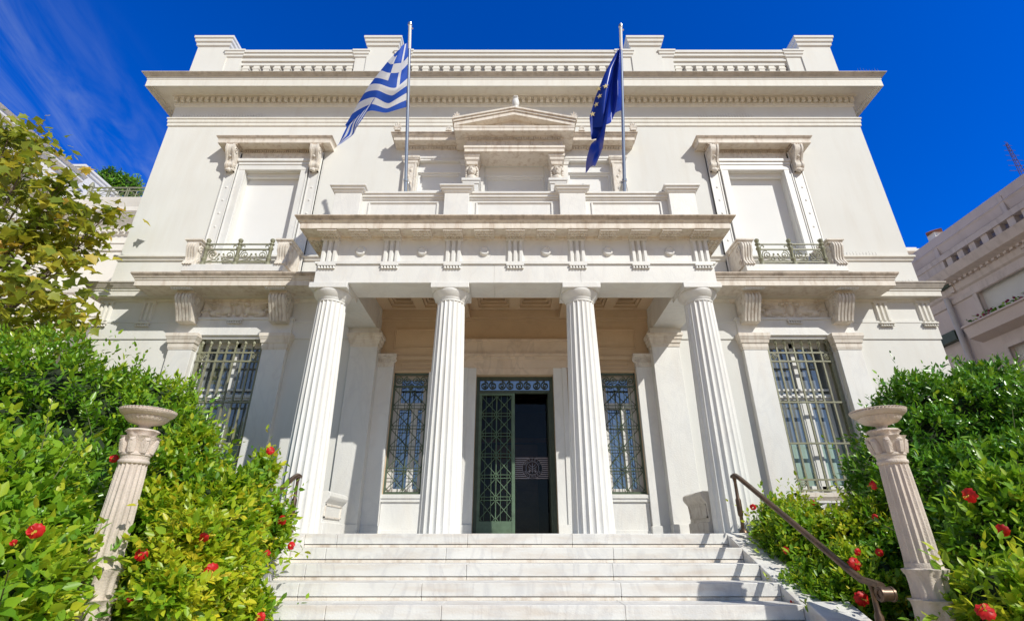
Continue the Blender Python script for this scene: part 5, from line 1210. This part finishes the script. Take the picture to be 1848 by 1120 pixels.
# right: dark hedge, foreground hibiscus, yellow bush along the rail
Bd = [bl(1690, 860, 6.6, .85, .92), bl(1760, 800, 6.6, 1.0, .88), bl(1850, 800, 6.4, 1.05, 1.1), bl(1655, 815, 6.9, .55, .62), bl(1710, 960, 6.2, 1.0, .95), bl(1865, 980, 5.8, 1.1, 1.1), bl(1590, 890, 6.9, .36, .42), bl(1768, 705, 6.8, .28, .38), bl(1650, 745, 7.1, .45, .3)]
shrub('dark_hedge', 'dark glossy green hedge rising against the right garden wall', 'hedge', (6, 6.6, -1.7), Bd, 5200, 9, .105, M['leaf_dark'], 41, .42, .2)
By = [bl(1450, 995, 6.7, .48, .44), bl(1510, 1020, 6.4, .5, .5), bl(1405, 935, 7.1, .22, .24), bl(1500, 1095, 6.0, .45, .45), bl(1570, 1075, 5.8, .45, .5), bl(1445, 935, 7.2, .28, .22), bl(1570, 970, 6.2, .34, .4)]
hb3 = shrub('hibiscus_bush', 'yellow green hibiscus spilling over the right cheek wall', 'bush', (4.0, 6.2, -1.7), By, 2600, 9, .085, M['leaf_yellow'], 51, .56, .2, group='hibiscus bushes in the front garden')
flowers(hb3, By, [(1420, 992, .8), (1435, 1088, .8), (1360, 914, .6), (1467, 906, .7), (1542, 1017, 1.15), (1555, 1079, 1.2), (1548, 995, .7), (1588, 996, .7), (1580, 932, .6), (1578, 875, .8)], .70)
Br = [bl(1800, 1070, 4.9, .5, .55), bl(1855, 1010, 4.7, .5, .65), bl(1745, 1120, 5.2, .35, .4), bl(1840, 1120, 4.3, .42, .4), bl(1730, 1000, 5.5, .36, .42)]
hb4 = shrub('hibiscus_bush', 'green hibiscus with red blooms right of the right pillar', 'bush', (4.6, 4.6, -1.7), Br, 1900, 9, .115, M['leaf_hib'], 61, .5, .24, group='hibiscus bushes in the front garden')
flowers(hb4, Br, [(1752, 893, 1.4), (1810, 956, 1.1), (1779, 1104, 1.3)], .58)

def maple():
    t = thing('maple_tree', 'yellowing maple tree with lobed leaves at the left edge', 'tree', (-10.6, 8.3, -1.7)); r = np.random.default_rng(71)
    q = MB(); base = Vector((-10.6, 8.3, -1.75)); fork = Vector((-10.2, 8.3, 1.9)); q.tube([base, base.lerp(fork, .5) + Vector((.05, 0, 0)), fork], [.18, .15, .12], 10); q.build('trunk', M['bark'], t, 50)
    q = MB(); Ps = []; 
    tips = [(20, 240), (70, 260), (45, 300), (110, 330), (40, 360), (90, 380), (140, 385), (200, 385), (170, 420), (30, 430), (80, 450), (120, 470), (150, 455), (20, 500), (70, 520), (110, 540), (125, 575), (40, 570), (10, 600), (80, 600), (-30, 300), (-40, 420), (-40, 540), (15, 330), (55, 405), (0, 270), (100, 420)]
    for u, v in tips:
        Y = 8.2 + r.uniform(-.65, .7); p = at(u, v, Y); mid = fork.lerp(p, .55) + Vector((0, 0, .12)); q.tube([fork, mid, p], [.05, .028, .008], 6)
        rad = .43 if u < 120 else .28
        k = 92 if u < 120 else 50
        a = r.normal(size=(k, 3)) * np.array([rad, rad, rad * .62]) * .62; Ps.append(np.array(p) + a)
        for i in range(4): e = Vector(Ps[-1][i]); q.tube([p.lerp(mid, .3), e], [.008, .003], 4)
    q.build('limbs', M['bark'], t, 50)
    P = np.concatenate(Ps); n = len(P); D = unit(r.normal(size=(n, 3)) * .6 + np.array([.3, -.25, -.35])); Nn = unit(r.normal(size=(n, 3)) * .5 + np.array([.15, -.35, .8]))
    Ln = r.uniform(.11, .24, n); T = np.clip(.30 + .38 * lump(P, 3, 1.6) + r.normal(size=n) * .17, 0, 1)
    leaf_mesh('crown', P, D, Nn, Ln, Ln * 1.05, T, M['leaf_maple'], t, 'maple')
maple()
Bs = [bl(205, 328, 15.5, .55, .45), bl(230, 336, 15.6, .5, .35), bl(190, 335, 15.4, .35, .3)]
shrub('terrace_shrub', 'round dark shrub behind the roof terrace railing', 'bush', (-10.5, 15.5, 6.5), Bs, 420, 7, .13, M['leaf_dark'], 81, .5, .2)
wd = thing('roof_weed', 'sprig of weeds growing on the roof edge above the balustrade', 'plant', (3.95 + .9, W + .7, 11.9)); r = np.random.default_rng(5)
q = MB(); PP = []
for i in range(7):
    x = 4.75 + .09 * i; q.tube([(x, W + .66, 11.7), (x + r.uniform(-.1, .1), W + .66, 12.0 + r.uniform(.0, .28))], [.007, .004], 4); PP += [q.v[-1]] * 5
q.build('stems', M['twig'], wd); PP = np.array(PP) + r.normal(size=(len(PP), 3)) * .06; n = len(PP)
leaf_mesh('leaves', PP, unit(r.normal(size=(n, 3))), unit(r.normal(size=(n, 3)) + [0, -.5, .5]), np.full(n, .08), np.full(n, .05), r.random(n), M['leaf_maple'], wd)
for u, v, k in ((1782, 570, 0), (1812, 560, 1), (1838, 540, 0)):
    p = atx(u, v, XR - .25); t = thing('window_plant', ('pink flowering plant in the window box nearest the drain pipe', 'thin green creeper in the middle of the window box', 'pink flowering plant at the right end of the window box')[(1782, 1812, 1838).index(u)], 'plant', (p.x, p.y, sz), 'plants on the grey block window ledge')
    n = 46; P = np.array(p)[None] * np.array([1, 1, 0]) + np.array([0, 0, sz + .12]) + r.normal(size=(n, 3)) * np.array([.05, .3, .09]); leaf_mesh('leaves', P, unit(r.normal(size=(n, 3))), unit(r.normal(size=(n, 3)) + [-.5, 0, .5]), np.full(n, .1), np.full(n, .07), r.random(n), M['leaf_dark'], t)
    if k == 0:
        q = MB()
        for i in range(9): q.ball(tuple(Vector(p) * 1 + Vector((-.05, r.uniform(-.28, .28), sz + .16 - p.z + r.uniform(-.06, .12)))), .033, 7, 5)
        q.build('blossoms', M['pink'], t, 60)
